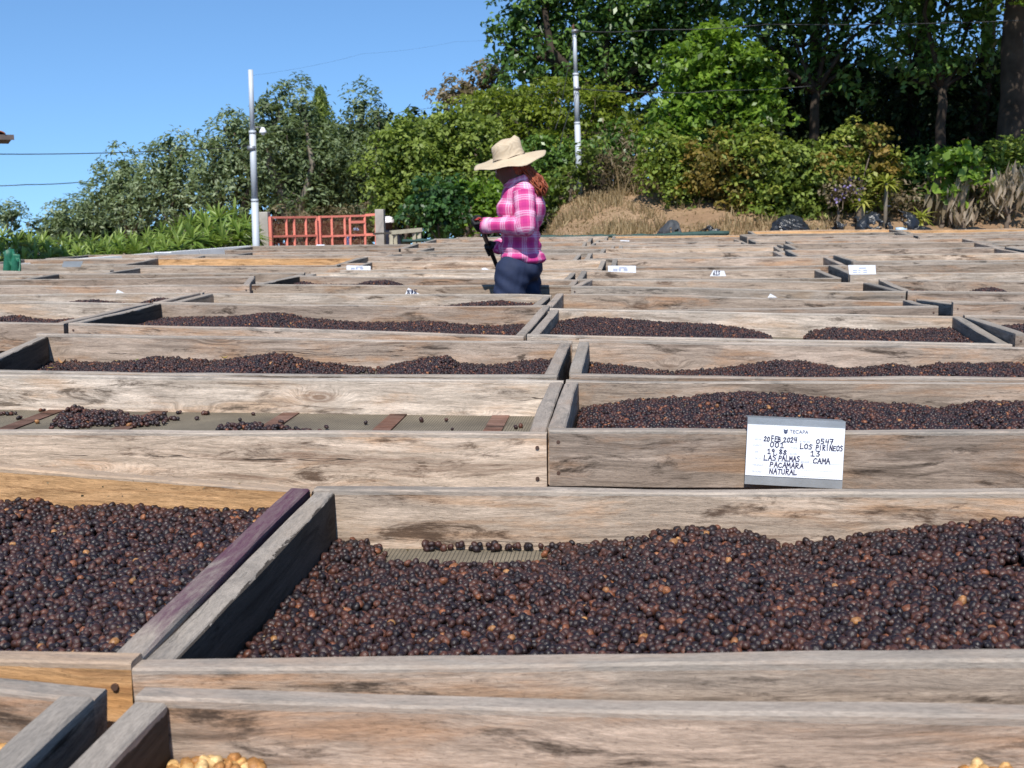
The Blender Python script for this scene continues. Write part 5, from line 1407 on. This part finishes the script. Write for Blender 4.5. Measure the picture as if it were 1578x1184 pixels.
small_card('tilted white scrap card marked 613 on a grey board', [(1099, 416), (1116, 417), (1119, 425), (1094, 425)], 8.42, '613')
small_card('long white lot card on the board right of the woman', [(937, 409), (980, 409), (980, 420), (937, 418)], 8.42)
small_card('large white lot card standing at the right above a black gap', [(1307, 408), (1349, 408), (1350, 422), (1309, 422.5)], 8.0)
small_card('narrow white lot card left of the woman above the middle beds', [(534, 408.5), (571, 409.5), (571, 416), (534, 415)], 9.4)
small_card('small white lot card on a distant board near the right edge', [(1477, 382), (1505, 381), (1505, 387), (1476, 387)], 12.6)
small_card('small white triangle of paper on the grey board at right', [(1187, 452), (1198, 458), (1183, 458)], 7.10, None, False)
small_card('white paper triangle on the grey board far left of the woman', [(181, 446), (192, 451), (178, 451.5)], 7.33, None, False)
small_card('pale grey plate leaning on a board at the far left', [(98, 402), (128, 402), (124, 411), (95, 411)], 10.7, None, False, True)
small_card('white slip of paper lying on the board edge far at right', [(1444, 421), (1450, 421), (1459, 425), (1444, 425)], 8.43, None, False)
small_card('white slip of paper directly left of the woman', [(742, 413), (747, 412), (754, 415), (743, 415)], 9.4, None, False)
small_card('white strip on a far board below the right pole', [(956, 369.5), (970, 370), (970, 371.5), (956, 371)], 14.5, None, False)
small_card('white strip on the board edge before the red gate', [(488, 376.2), (500, 376.2), (500, 378), (487, 378)], 14.2, None, False)
small_card('white strip on the wall side board far left of the pole', [(238, 387.8), (264, 387.8), (264, 389.3), (238, 389.3)], 12.9, None, False)

# ------------------------------------------------------------------ dry leaves, twigs and chaff on the cherries
r = np.random.default_rng(55)
M_YLEAF = simple_mat('yellowed_leaf', (.48, .36, .08), .6, .2, 0, .4, 30, .2)
def bit(name, label, px, py, zoff, key, L, w, an, mat, curl=.3, cat='leaf', group=None):
    b_ = BEDS[key]; zf = b_['front'][0][2]-FLOOR-CAM_H+zoff
    v = ray(px, py); p = v*(zf/v[2]) + np.array([0, 0, CAM_H])
    V = []; Fq = []
    for j in range(6):
        f = j/5; ww = w*math.sin(math.pi*(f*.9+.05)); x = (f-.5)*L; z = curl*L*(4*(f-.5)**2)
        for s_ in (-1, 0, 1): V.append((x*math.cos(an)-s_*ww/2*math.sin(an), x*math.sin(an)+s_*ww/2*math.cos(an), z+abs(s_)*ww*.25))
    for j in range(5):
        a = j*3; Fq += [(a, a+3, a+4, a+1), (a+1, a+4, a+5, a+2)]
    o = link(name, mesh(V, Fq, mat, True), None, p); tag(o, label, cat, group)
bit('dry_leaf', 'curled orange brown leaf on the cherries near the near-black board', 96, 560, .055, 'L3', .06, .014, -.6, simple_mat('orange_leaf', (.42, .22, .09), .6), .35)
bit('dry_leaf', 'flat yellow olive leaf on the cherries at the left', 78, 567, .04, 'L3', .03, .012, .2, M_YLEAF, .1)
bit('dry_leaf', 'yellow straw bit leaning on the cherries', 180, 556, .06, 'L3', .03, .004, -.7, M_YLEAF, .1)
bit('dry_leaf', 'small lime green leaf on the ridge of cherries', 211, 554, .065, 'L3', .016, .010, .4, simple_mat('lime_leaf', (.33, .38, .06), .6), .2)
bit('dry_leaf', 'golden crumpled leaf on the middle of the long heap', 346, 552, .075, 'L3', .03, .018, .4, M_YLEAF, .4)
bit('dry_leaf', 'brownish straw stalk left of the golden crumpled leaf', 322, 560, .06, 'L3', .05, .003, 1.0, simple_mat('straw_bit', (.42, .27, .17), .7), .0, 'stalk')
for key, cnt, seed, lab in (('R1', 260, 5, 'pale chaff and broken husk among the cherries of the large front bed'), ('L1', 120, 6, 'pale chaff among the cherries of the front left bed'), ('R2', 90, 7, 'pale chaff among the cherries behind the card')):
    r = np.random.default_rng(seed); b_ = BEDS[key]; (A_, B_), (C_, D_) = b_['front'], b_['back']
    pts_ = []
    hf = {'R1': h_r1, 'L1': lambda x, y, u, v: pl1(x)*.95, 'R2': lambda x, y, u, v: pr2(x)*np.interp(v, [0, .3, .7, 1], [.6, .9, 1.05, .9])}[key]
    u = r.uniform(.03, .97, cnt); v = r.uniform(.06, .94, cnt)
    X_ = A_[0]*(1-u)*(1-v)+B_[0]*u*(1-v)+C_[0]*(1-u)*v+D_[0]*u*v; Y_ = A_[1]+(C_[1]-A_[1])*v; Z_ = A_[2]*(1-v)+C_[2]*v-FLOOR
    H_ = hf(X_, Y_, u, v); p = np.stack([X_, Y_, Z_+np.maximum(H_, 0)+.007], 1); org = p.mean(0)
    V, Fq, tt_ = leaves(p-org, unit(r.normal(size=(cnt, 3))*.5+[0, 0, 1]), r.uniform(.004, .011, cnt), r, .6, .1)
    tag(link('chaff', mesh(V, Fq, G_HAY, attrs={'tint': tt_}), None, org), lab, 'chaff', None, 'stuff')

# ------------------------------------------------------------------ people
def blob_mesh(shapes, voxel, smooth=6, fac=.5, mat=None, adapt=0):
    """shapes: ('c', p0, r0, p1, r1) tapered limb or ('e', centre, (rx,ry,rz), rotation matrix|None): fused into one skin"""
    m = MB()
    for s in shapes:
        if s[0] == 'c':
            _, a, ra, b, rb = s; a = np.asarray(a, float); b = np.asarray(b, float); d = b-a; L = np.linalg.norm(d); d = d/L
            pts = []; rad = []
            for k in range(4): t_ = math.pi/2*(k/4); pts.append(a-d*ra*math.cos(t_)); rad.append(max(1e-4, ra*math.sin(t_)))
            for k in range(7): f = k/6; pts.append(a+(b-a)*f); rad.append(ra*(1-f)+rb*f)
            for k in range(1, 5): t_ = math.pi/2*(k/4); pts.append(b+d*rb*math.sin(t_)); rad.append(max(1e-4, rb*math.cos(t_)))
            m.tube(pts, rad, 16)
        else:
            _, c, rad, R_ = s; c = np.asarray(c, float); V = []; n1, n2 = 20, 12
            for i in range(n1):
                for j in range(n2+1):
                    th = 2*math.pi*i/n1; ph = math.pi*j/n2
                    v = np.array([rad[0]*math.sin(ph)*math.cos(th), rad[1]*math.sin(ph)*math.sin(th), rad[2]*math.cos(ph)])
                    if R_ is not None: v = R_ @ v
                    V.append(c+v)
            Fq = [(i*(n2+1)+j, ((i+1) % n1)*(n2+1)+j, ((i+1) % n1)*(n2+1)+j+1, i*(n2+1)+j+1) for i in range(n1) for j in range(n2)]
            m.add(V, Fq)
    me = bpy.data.meshes.new('b'); me.from_pydata(m.v, [], m.f)
    bm = bmesh.new(); bm.from_mesh(me); bmesh.ops.remove_doubles(bm, verts=bm.verts, dist=1e-6); bmesh.ops.recalc_face_normals(bm, faces=bm.faces); bm.to_mesh(me); bm.free()
    o = bpy.data.objects.new('b', me); COL.objects.link(o)
    md = o.modifiers.new('r', 'REMESH'); md.mode = 'VOXEL'; md.voxel_size = voxel
    if smooth:
        md = o.modifiers.new('s', 'SMOOTH'); md.iterations = smooth; md.factor = fac
    dg = bpy.context.evaluated_depsgraph_get(); dg.update()
    out = bpy.data.meshes.new_from_object(o.evaluated_get(dg))
    bpy.data.objects.remove(o)
    out.materials.clear()
    if mat: out.materials.append(mat)
    out.polygons.foreach_set('use_smooth', np.ones(len(out.polygons), bool))
    return out
def rot(ax, deg): return np.array(Matrix.Rotation(math.radians(deg), 3, ax))

WY = 7.22
def w(px, py, dy=0.0): return P(px, py, WY+dy)
feet_z = float(ground(-.8, WY))
wp = w(797, 430); wo = np.array([wp[0], WY, feet_z])
woman = empty('person', wo)
tag(woman, 'woman in pink plaid shirt, navy trousers and wide straw hat raking a bed', 'person')
q = lambda px, py, dy=0.0: w(px, py, dy)-wo
M_SKIN = simple_mat('brown_skin', (.12, .062, .042), .5, .4, 0, .1, 5, .1)
M_JEAN = simple_mat('navy_trousers', (.022, .031, .066), .75, .25, 0, .18, 14, .5)
M_GLOVE = simple_mat('black_work_glove', (.012, .012, .013), .6, .3, 0, .3, 20, .5)
M_GLOVER = simple_mat('red_glove_print', (.55, .06, .05), .5)
M_BOOT = simple_mat('rubber_boot', (.02, .02, .022), .35)
M_HAIRM = None
t = NT('red_brown_hair'); tc = t.n('ShaderNodeTexCoord').outputs['Object']
n = t.noise(t.mapping(tc, (60, 60, 6)), 2, 5, .7, .6)
M_HAIR = t.done(t.bsdf(t.mix(t.ramp(n, [(.35, 0.0), (.65, 1.0)]), (.09, .018, .008), (.48, .12, .045)), .45, n, .8, .01, .5))

# joints
hipN = q(790, 418, -.06); hipF = q(806, 420, .08)
kneeN = q(775, 512, -.10); kneeF = q(818, 512, .10)
ankN = q(768, 600, -.10); ankF = q(826, 600, .12)
neck = q(801, 272, .02); chest = q(804, 312, .02); waist = q(802, 366, .02); pelvis = q(800, 410, .02)
shN = q(808, 296, -.135); shF = q(796, 292, .16)
elN = q(811, 348, -.20); wrN = q(748, 347, -.10)
elF = q(788, 368, .17); wrF = q(768, 380, .05)
head = q(785, 255, .0)
def ell(c, r_, R_=None): return ('e', c, r_, R_)
def cap(a, ra, b, rb): return ('c', a, ra, b, rb)
Rh = rot('Y', -28)   # head nods towards -x
body = [ell(head, (.088, .074, .105), Rh), ell(head+Rh @ np.array([-.035, 0, -.055]), (.058, .055, .06), Rh),
        ell(head+Rh @ np.array([-.093, 0, -.020]), (.018, .012, .022), Rh), ell(head+Rh @ np.array([-.080, 0, -.052]), (.012, .024, .010), Rh), ell(head+Rh @ np.array([-.070, 0, -.088]), (.02, .024, .018), Rh),
        ell(head+Rh @ np.array([.005, -.074, -.005]), (.018, .010, .03), Rh), ell(head+Rh @ np.array([.005, .074, -.005]), (.018, .010, .03), Rh),
        cap(head+[.03, 0, -.05], .052, neck, .056), cap(neck+[0, 0, -.03], .085, chest, .10), cap(chest, .10, waist, .105), cap(waist, .105, pelvis, .12),
        cap(neck+[0, 0, -.05], .06, shN, .05), cap(neck+[0, 0, -.05], .06, shF, .05), cap(shN, .046, elN, .036), cap(elN, .036, wrN, .026), cap(shF, .046, elF, .036), cap(elF, .036, wrF, .026),
        cap(hipN, .09, kneeN, .055), cap(kneeN, .055, ankN, .036), cap(hipF, .09, kneeF, .055), cap(kneeF, .055, ankF, .036)]
for an, s_ in ((ankN, 1), (ankF, 1)):
    body.append(cap([an[0], an[1], .04], .035, [an[0]-.15, an[1], .03], .03)); body.append(cap(an, .036, [an[0], an[1], .045], .034))
link('body', blob_mesh(body, .009, 4, .5, M_SKIN), woman)
for s_ in (-1, 1):
    e_ = head+Rh @ np.array([-.082, s_*.030, .004]); m = MB(); m.tube([e_+[-.009, 0, 0], e_+[-.006, 0, 0], e_+[0, 0, 0]], [.003, .009, .011], 8)
    m.build('eye', simple_mat('eye_white', (.6, .58, .55), .2), woman, True)
# trousers
tr_ = [ell(pelvis+[.004, 0, -.01], (.130, .146, .095)), ell(q(816, 412, .02), (.085, .142, .09)), cap(hipN+[.0, -.01, .0], .108, kneeN, .078), cap(kneeN, .078, ankN+[0, 0, -.03], .062), cap(hipF, .108, kneeF, .078), cap(kneeF, .078, ankF+[0, 0, -.03], .062), cap(waist+[0, 0, -.12], .10, pelvis, .13)]
me = blob_mesh(tr_, .009, 3, .5, M_JEAN)
co = np.empty(len(me.vertices)*3, np.float32); me.vertices.foreach_get('co', co); co = co.reshape(-1, 3)
nr = np.empty(len(me.vertices)*3, np.float32); me.vertices.foreach_get('normal', nr); nr = nr.reshape(-1, 3)
fold = .004*np.sin(co[:, 2]*70+co[:, 0]*45+2*np.sin(co[:, 1]*14))*np.exp(-((co[:, 2]-.78)/.14)**2) + .005*snoise(co[:, 0]+co[:, 1], co[:, 2], 5, 24, 2)
co += nr*fold[:, None]; me.vertices.foreach_set('co', co.ravel())
link('trousers', me, woman)
for an in (ankN, ankF):
    link('boot', blob_mesh([cap([an[0], an[1], .26], .062, [an[0], an[1], .07], .052), cap([an[0]+.03, an[1], .05], .048, [an[0]-.15, an[1], .042], .042)], .01, 3, .5, M_BOOT), woman)

# shirt with plaid: u runs round the limb, v along it
t = NT('pink_plaid')
a_ = t.n('ShaderNodeAttribute', attribute_type='GEOMETRY', attribute_name='cloth').outputs['Vector']
sp = t.n('ShaderNodeSeparateXYZ'); t.l(a_, sp.inputs[0])
def band(v, period, off, w_):
    f = t.math('FRACT', t.math('ADD', t.math('MULTIPLY', v, 1/period), off))
    return t.math('LESS_THAN', t.math('ABSOLUTE', t.math('SUBTRACT', f, .5)), w_/2)
per = .098
def wide(v): return band(v, per, .0, .40)
def thin(v): return t.math('ADD', t.math('ADD', band(v, per, .0, .05), band(v, per, .13, .04)), band(v, per, -.13, .04), clamp=True)
def dark(v): return band(v, per, .5, .30)
U_, V_ = sp.outputs[0], sp.outputs[1]
c = t.mix(t.math('MULTIPLY', t.math('ADD', wide(U_), wide(V_)), .27), (.60, .07, .235), (.84, .44, .62))
c = t.mix(t.math('MULTIPLY', t.math('ADD', dark(U_), dark(V_)), .38), c, (.42, .03, .18))
c = t.mix(t.math('MULTIPLY', t.math('ADD', thin(U_), thin(V_)), .36, clamp=True), c, (.84, .74, .82))
weave = t.noise(a_, 700, 2, .5)
M_SHIRT = t.done(t.bsdf(c, .8, weave, .3, .002, .15))
# torso sits a little turned; sleeves
shirt = [ell(q(803, 305, .02), (.122, .165, .125)), ell(q(786, 322, -.01), (.082, .13, .078)), ell(q(806, 338, .02), (.118, .145, .12)), ell(q(803, 366, .02), (.118, .142, .11)), ell(q(803, 380, .02), (.126, .150, .075)), ell(q(806, 394, .02), (.137, .158, .046)), ell(q(818, 399, .02), (.095, .145, .034)), ell(q(824, 320, .03), (.068, .13, .11)),
         cap(neck+[0, 0, -.02], .062, neck+[0, 0, -.08], .10), cap(neck+[0, 0, -.065], .055, shN, .062), cap(neck+[0, 0, -.065], .055, shF, .06),
         cap(shN, .066, elN, .062), cap(elN, .062, wrN, .046), cap(shF, .064, elF, .058), cap(elF, .056, wrF, .042)]
me = blob_mesh(shirt, .008, 3, .5, M_SHIRT)
nv = len(me.vertices)
co = np.empty(nv*3, np.float32); me.vertices.foreach_get('co', co); co = co.reshape(-1, 3).astype(float)
nr = np.empty(nv*3, np.float32); me.vertices.foreach_get('normal', nr); nr = nr.reshape(-1, 3)
segs = [(neck, pelvis, .15, None), (shN, elN, .066, 0), (elN, wrN, .055, 0), (shF, elF, .064, 0), (elF, wrF, .05, 0)]
best = np.full(nv, 1e9); uv = np.zeros((nv, 3)); off_v = [0, 0, np.linalg.norm(elN-shN), 0, np.linalg.norm(elF-shF)]
which = np.zeros(nv, int)
for k, (a, b, rad, _) in enumerate(segs):
    a = np.asarray(a); b = np.asarray(b); d = b-a; L = np.linalg.norm(d); d = d/L
    tt_ = (co-a) @ d; cl = np.clip(tt_, 0, L); dist = np.linalg.norm(co-(a+cl[:, None]*d), axis=1)/rad
    if k: dist = dist*1.0 + np.where((tt_ < .0) & (k in (1, 3)), 3, 0)
    e1 = unit(np.cross(d, [0, 1.0, 0.05])); e2 = np.cross(d, e1); rel = co-a
    ang = np.arctan2(rel @ e1, -(rel @ e2)*np.sign(e2[1])*-1 if False else (rel @ e2)*(-1 if e2[1] > 0 else 1))
    rr3 = rad if k else .155
    m_ = dist < best; best[m_] = dist[m_]; which[m_] = k
    uv[m_, 0] = (ang*rr3)[m_]; uv[m_, 1] = (tt_+off_v[k])[m_]
cl_attr = me.attributes.new('cloth', 'FLOAT_VECTOR', 'POINT'); cl_attr.data.foreach_set('vector', uv.astype(np.float32).ravel())
wr_ = .006*snoise(co[:, 0]*1.2+co[:, 1], co[:, 2]*1.3, 15, 22, 3) + np.where(which == 0, .006*np.sin(co[:, 2]*85+6*co[:, 0]+3*np.sin(co[:, 1]*12))*np.exp(-((co[:, 2]-(waist[2]+.02))/.10)**2)*(co[:, 0] > 0), 0)
for (c_, ax_) in ((elN, .07), (elF, .06)):
    dd = np.linalg.norm(co-c_, axis=1); wr_ += .006*np.sin(dd*150)*np.exp(-(dd/ax_)**2)
co = co + nr*wr_[:, None]
me.vertices.foreach_set('co', co.astype(np.float32).ravel())
link('shirt', me, woman)
# hem, cuffs, collar, yoke seam
cm = MB(); cA = q(797, 262, -.005); R_ = []
for k in range(15):
    an = -math.pi*.86+k/14*math.pi*1.72
    p0 = neck+np.array([.066*math.cos(an)+.004, .066*math.sin(an), -.022-.018*math.cos(an)*-1]); out = np.array([math.cos(an), math.sin(an), 0])
    R_.append([p0, p0+out*.006+[0, 0, .022+.010*math.cos(an)], p0+out*.026+[0, 0, .018+.010*math.cos(an)], p0+out*.045+[0, 0, -.022]])
V = [p for row_ in R_ for p in row_]; Fq = [(i*4+j, (i+1)*4+j, (i+1)*4+j+1, i*4+j+1) for i in range(14) for j in range(3)]
me = mesh(V, Fq, M_SHIRT, True); at_ = me.attributes.new('cloth', 'FLOAT_VECTOR', 'POINT')
at_.data.foreach_set('vector', np.array([[i*.016, j*.02, 0] for i in range(15) for j in range(4)], np.float32).ravel())
ob = link('collar', me, woman); sm = ob.modifiers.new('thickness', 'SOLIDIFY'); sm.thickness = .004
for (wr_p, el_p, rr4) in ((wrN, elN, .048), (wrF, elF, .044)):
    d = unit(wr_p-el_p); m = MB().tube([wr_p-d*.045, wr_p-d*.04, wr_p+d*.012, wr_p+d*.016], [rr4-.004, rr4+.001, rr4+.001, rr4-.012], 16)
    me = m.mesh(M_SHIRT, True); at_ = me.attributes.new('cloth', 'FLOAT_VECTOR', 'POINT'); at_.data.foreach_set('vector', np.array([[.05+.3*i*.02, .05+(i//16)*.01, 0] for i in range(len(me.vertices))], np.float32).ravel())
    link('cuff', me, woman)
# hands in gloves, fingers closed round the handle
st_top = q(737, 340, -.10); st_low = q(766, 410, .22); sd = unit(st_low-st_top)
def glove(wrist, grip, side, thumb_dir):
    """palm beside the handle, four fingers curled round it, thumb along it"""
    d = unit(grip-wrist); ax = sd
    lat = unit(np.cross(ax, d)); pal = grip - d*.030
    S_ = [cap(wrist, .030, pal-ax*.0, .032), cap(pal-ax*.028, .019, pal+ax*.034, .017), cap(pal-ax*.024+d*.012, .016, pal+ax*.030+d*.012, .015)]
    for k, L in enumerate((.92, 1.0, .95, .8)):
        c_ = grip+ax*(-.030+.021*k)
        pts_ = [c_ - d*.030+lat*side*.010, c_ + d*.004+lat*side*.034*L, c_+d*.032*L+lat*side*.012, c_+d*.024-lat*side*.020*L]
        rad_ = [.0115, .0105, .0098, .0088]
        for i in range(3): S_.append(cap(pts_[i], rad_[i], pts_[i+1], rad_[i+1]))
    th = [pal-ax*.026-lat*side*.006, grip-ax*.036-lat*side*.024, grip-ax*.040+d*.014-lat*side*.016]
    S_ += [cap(th[0], .014, th[1], .012), cap(th[1], .012, th[2], .0098)]
    return S_
gN = q(738, 344, -.095); gF = q(757, 383, .055)
link('glove', blob_mesh(glove(wrN+unit(wrN-elN)*.0, gN, -1, 0), .0035, 2, .4, M_GLOVE), woman)
link('glove', blob_mesh(glove(wrF, gF, 1, 0), .0035, 2, .4, M_GLOVE), woman)
for (px, py, dy, L) in ((738, 336.5, -.128, .028), (735, 338.5, -.132, .024), (742, 340, -.130, .024)):
    c_ = q(px, py, dy); MB().tube([c_-[L/2, 0, 0], c_+[0, -.003, .004], c_+[L/2, 0, .002]], [.003, .004, .003], 6).build('glove_print', M_GLOVER, woman, True)
# hair: a long wavy fall behind the shoulder, of many locks
rh = np.random.default_rng(8); m = MB()
for k in range(240):
    f = k/239; a0 = rh.uniform(-1, 1); b0 = rh.uniform(-1, 1)
    p0 = head+np.array([.060+.025*rh.uniform(-1, 1), a0*.060, .02+.03*rh.uniform(-1, 1)])
    p1 = q(815, 262, 0)+np.array([.028*b0, a0*.060-.0, 0]); p2 = q(826, 273, 0)+np.array([.036*b0, a0*.062-.02, .0]); p3 = q(832, 288, -.0)+np.array([.045*b0, a0*.052-.03, 0]); p4 = q(834, 300+rh.uniform(-7, 3), 0)+np.array([.034*b0, a0*.034-.035, 0])
    pts_ = [p0, p1, p2, p3, p4]; Q = []
    for i in range(4):
        for s_ in range(3):
            f_ = s_/3; Q.append(pts_[i]*(1-f_)+pts_[i+1]*f_+.009*np.array([math.sin(i*3+s_*1.1+k), math.cos(i*2.3+s_+k*2), 0]))
    Q.append(p4); n_ = len(Q)
    m.tube(Q, [.0055*(1-.35*abs(i/(n_-1)-.4))*(1 if i < n_-2 else .4) for i in range(n_)], 6)
m.build('hair', M_HAIR, woman, True)
# under the hat: hair cap
link('hair_cap', blob_mesh([ell(head+Rh @ np.array([.022, 0, .018]), (.092, .084, .098), Rh), ell(head+[.055, 0, -.02], (.05, .066, .07))], .010, 3, .5, M_HAIR), woman)
# straw hat, worn: it rests on the head, so a thing of its own
t = NT('straw'); tc = t.n('ShaderNodeTexCoord').outputs['Object']
nn = t.noise(tc, 28, 5, .6); wv = t.n('ShaderNodeTexWave', wave_type='RINGS', rings_direction='Z'); wv.inputs['Scale'].default_value = 55; wv.inputs['Distortion'].default_value = 1.2
t.l(tc, wv.inputs[0])
c = t.mix(nn, (.50, .39, .26), (.68, .56, .40)); c = t.mix(t.math('MULTIPLY', wv.outputs['Fac'], .22), c, (.34, .24, .14))
M_STRAW = t.done(t.bsdf(c, .75, wv.outputs['Fac'], .35, .004, .25))
hc = q(785, 246, -.005); H_ = []
prof = [(.004, .104), (.035, .112), (.062, .108), (.080, .094), (.085, .075), (.084, .052), (.087, .030), (.091, .008), (.097, .0), (.115, -.003), (.14, -.004), (.17, -.006), (.20, -.010), (.215, -.013)]
NS = 48; V = []
for i, (rr5, zz) in enumerate(prof):
    for k in range(NS):
        an = 2*math.pi*k/NS; R5 = rr5; z5 = zz
        if i >= 8:
            g_ = (rr5-.095)/.12
            z5 += g_*g_*(-.016*math.cos(an) + .008*math.sin(3*an+1)+.005*math.sin(7*an)) - .022*g_*max(0, -math.sin(an))**1.5
            R5 *= 1+.04*math.sin(2*an+1)*g_
        else:
            R5 *= 1+.05*math.cos(2*an)+.025*math.sin(5*an+i*.7)*min(1, rr5/.08)
            z5 += .010*math.cos(an)*(zz/.12)+.006*math.sin(3*an+i)*(i in (2, 3, 4)) - (.022 if i < 2 else 0)
        V.append((R5*math.cos(an), R5*math.sin(an), z5))
Fq = [(i*NS+k, (i+1)*NS+k, (i+1)*NS+(k+1) % NS, i*NS+(k+1) % NS) for i in range(len(prof)-1) for k in range(NS)]
Fq.append(tuple(range(NS-1, -1, -1)))
RH = rot('Y', -14) @ rot('X', 9)
V = (RH @ np.array(V).T).T
hat = empty('straw_hat', hc+wo+[0, 0, .01]); tag(hat, 'wide brimmed straw hat tilted forward on the head of the woman', 'hat')
ob = link('hat_shell', mesh(V, Fq, M_STRAW, True), hat)
sm = ob.modifiers.new('thickness', 'SOLIDIFY'); sm.thickness = .003; sm.offset = 1
bnd = [(RH @ np.array([.0935*math.cos(2*math.pi*k/32)*(1+.05*math.cos(4*math.pi*k/32)), .0935*math.sin(2*math.pi*k/32)*(1+.05*math.cos(4*math.pi*k/32)), .010+.003*math.sin(k)])) for k in range(33)]
MB().tube(bnd, .0028, 6, False).build('hat_band', simple_mat('dark_cord', (.10, .07, .05), .7), hat, True)
# rake
rk = empty('rake', st_top+wo); tag(rk, 'wooden rake with a dark handle held in both gloved hands of the woman', 'rake')
o_ = st_top
M_HAND = simple_mat('dark_handle_wood', (.035, .025, .02), .5, .4)
tipp = q(790, 455, .46)
tipz = 1.33-.58+.0105*7.8-FLOOR+.03
end = st_top + sd*((tipz-(st_top+wo)[2])/sd[2])
MB().tube([sd*-.03, end-o_], [.0135, .0135], 10).build('handle', M_HAND, rk, True)
MB().bar(end-o_-[.16, .02, 0], end-o_+[.16, .02, 0], .03, .022).build('rake_head', W['tan'], rk)
for k in range(9):
    p = end-o_+[-.15+.0375*k, 0, -.005]; MB().bar(p, p-[0, 0, .03], .01, .01).build('tine', W['tan'], rk)
# dark bucket edge beside her
c = P(755, 437, 7.34)
# ------------------------------------------------------------------ the far person by the gate
fp = P(598, 345, 20.6); fo = np.array([fp[0], fp[1], float(ground(fp[0], fp[1]))])
fs = 20.6/F_PX
far = empty('person', fo); tag(far, 'distant person in dark clothes and white cap beside the gate pillar', 'person')
hd = P(598, 345, 20.6)-fo; hz = hd[2]
J = lambda x, y, f: np.array([x, y, hz*f])
# standing height scaled to the head; hands raised to the face
body = [ell(hd, (.085, .085, .105)), cap(J(0, 0, .93), .05, J(0, 0, .86), .06), cap(J(0, 0, .84), .13, J(0, 0, .58), .12), cap(J(-.15, 0, .82), .05, J(-.22, -.08, .66), .04), cap(J(-.22, -.08, .66), .04, J(-.05, -.16, .84), .03),
        cap(J(.15, 0, .82), .05, J(.22, -.08, .68), .04), cap(J(.22, -.08, .68), .04, J(.06, -.17, .86), .03), cap(J(-.08, 0, .56), .085, J(-.10, -.02, .30), .06), cap(J(-.10, -.02, .30), .06, J(-.12, 0, .05), .04), cap(J(.08, 0, .56), .085, J(.12, -.02, .30), .06), cap(J(.12, -.02, .30), .06, J(.14, 0, .05), .04),
        cap(J(-.12, .02, .03), .04, J(-.13, -.14, .02), .035), cap(J(.14, .02, .03), .04, J(.16, -.14, .02), .035)]
link('body', blob_mesh(body, .016, 3, .5, M_SKIN), far)
M_DKC = simple_mat('dark_jacket', (.018, .020, .035), .8, .2)
link('jacket', blob_mesh([cap(J(0, 0, .84), .15, J(0, 0, .56), .145), cap(J(-.15, 0, .83), .065, J(-.22, -.08, .66), .055), cap(J(-.22, -.08, .66), .055, J(-.08, -.14, .81), .042), cap(J(.15, 0, .83), .065, J(.22, -.08, .68), .055), cap(J(.22, -.08, .68), .055, J(.09, -.15, .83), .042)], .016, 3, .5, M_DKC), far)
link('trousers', blob_mesh([cap(J(-.08, 0, .56), .105, J(-.10, -.02, .30), .08), cap(J(-.10, -.02, .30), .08, J(-.12, 0, .07), .06), cap(J(.08, 0, .56), .105, J(.12, -.02, .30), .08), cap(J(.12, -.02, .30), .08, J(.14, 0, .07), .06)], .016, 3, .5, simple_mat('charcoal_trousers', (.03, .035, .045), .8)), far)
m = MB(); V = []
for j, (r6, z6) in enumerate([(.108, 0), (.108, .045), (.085, .085), (.04, .108), (.003, .112)]):
    for k in range(20): V.append((r6*math.cos(k/20*6.283), r6*math.sin(k/20*6.283), z6))
m.add(V, [(j*20+k, j*20+(k+1) % 20, (j+1)*20+(k+1) % 20, (j+1)*20+k) for j in range(4) for k in range(20)])
m.box((-.07, -.19, 0), (.07, -.09, .012))
cp = empty('cap', hd+fo+[0, 0, .028]); tag(cp, 'white cap on the head of the distant person', 'cap'); m.build('cap_shell', simple_mat('white_cap', (.75, .70, .68), .7), cp, True)
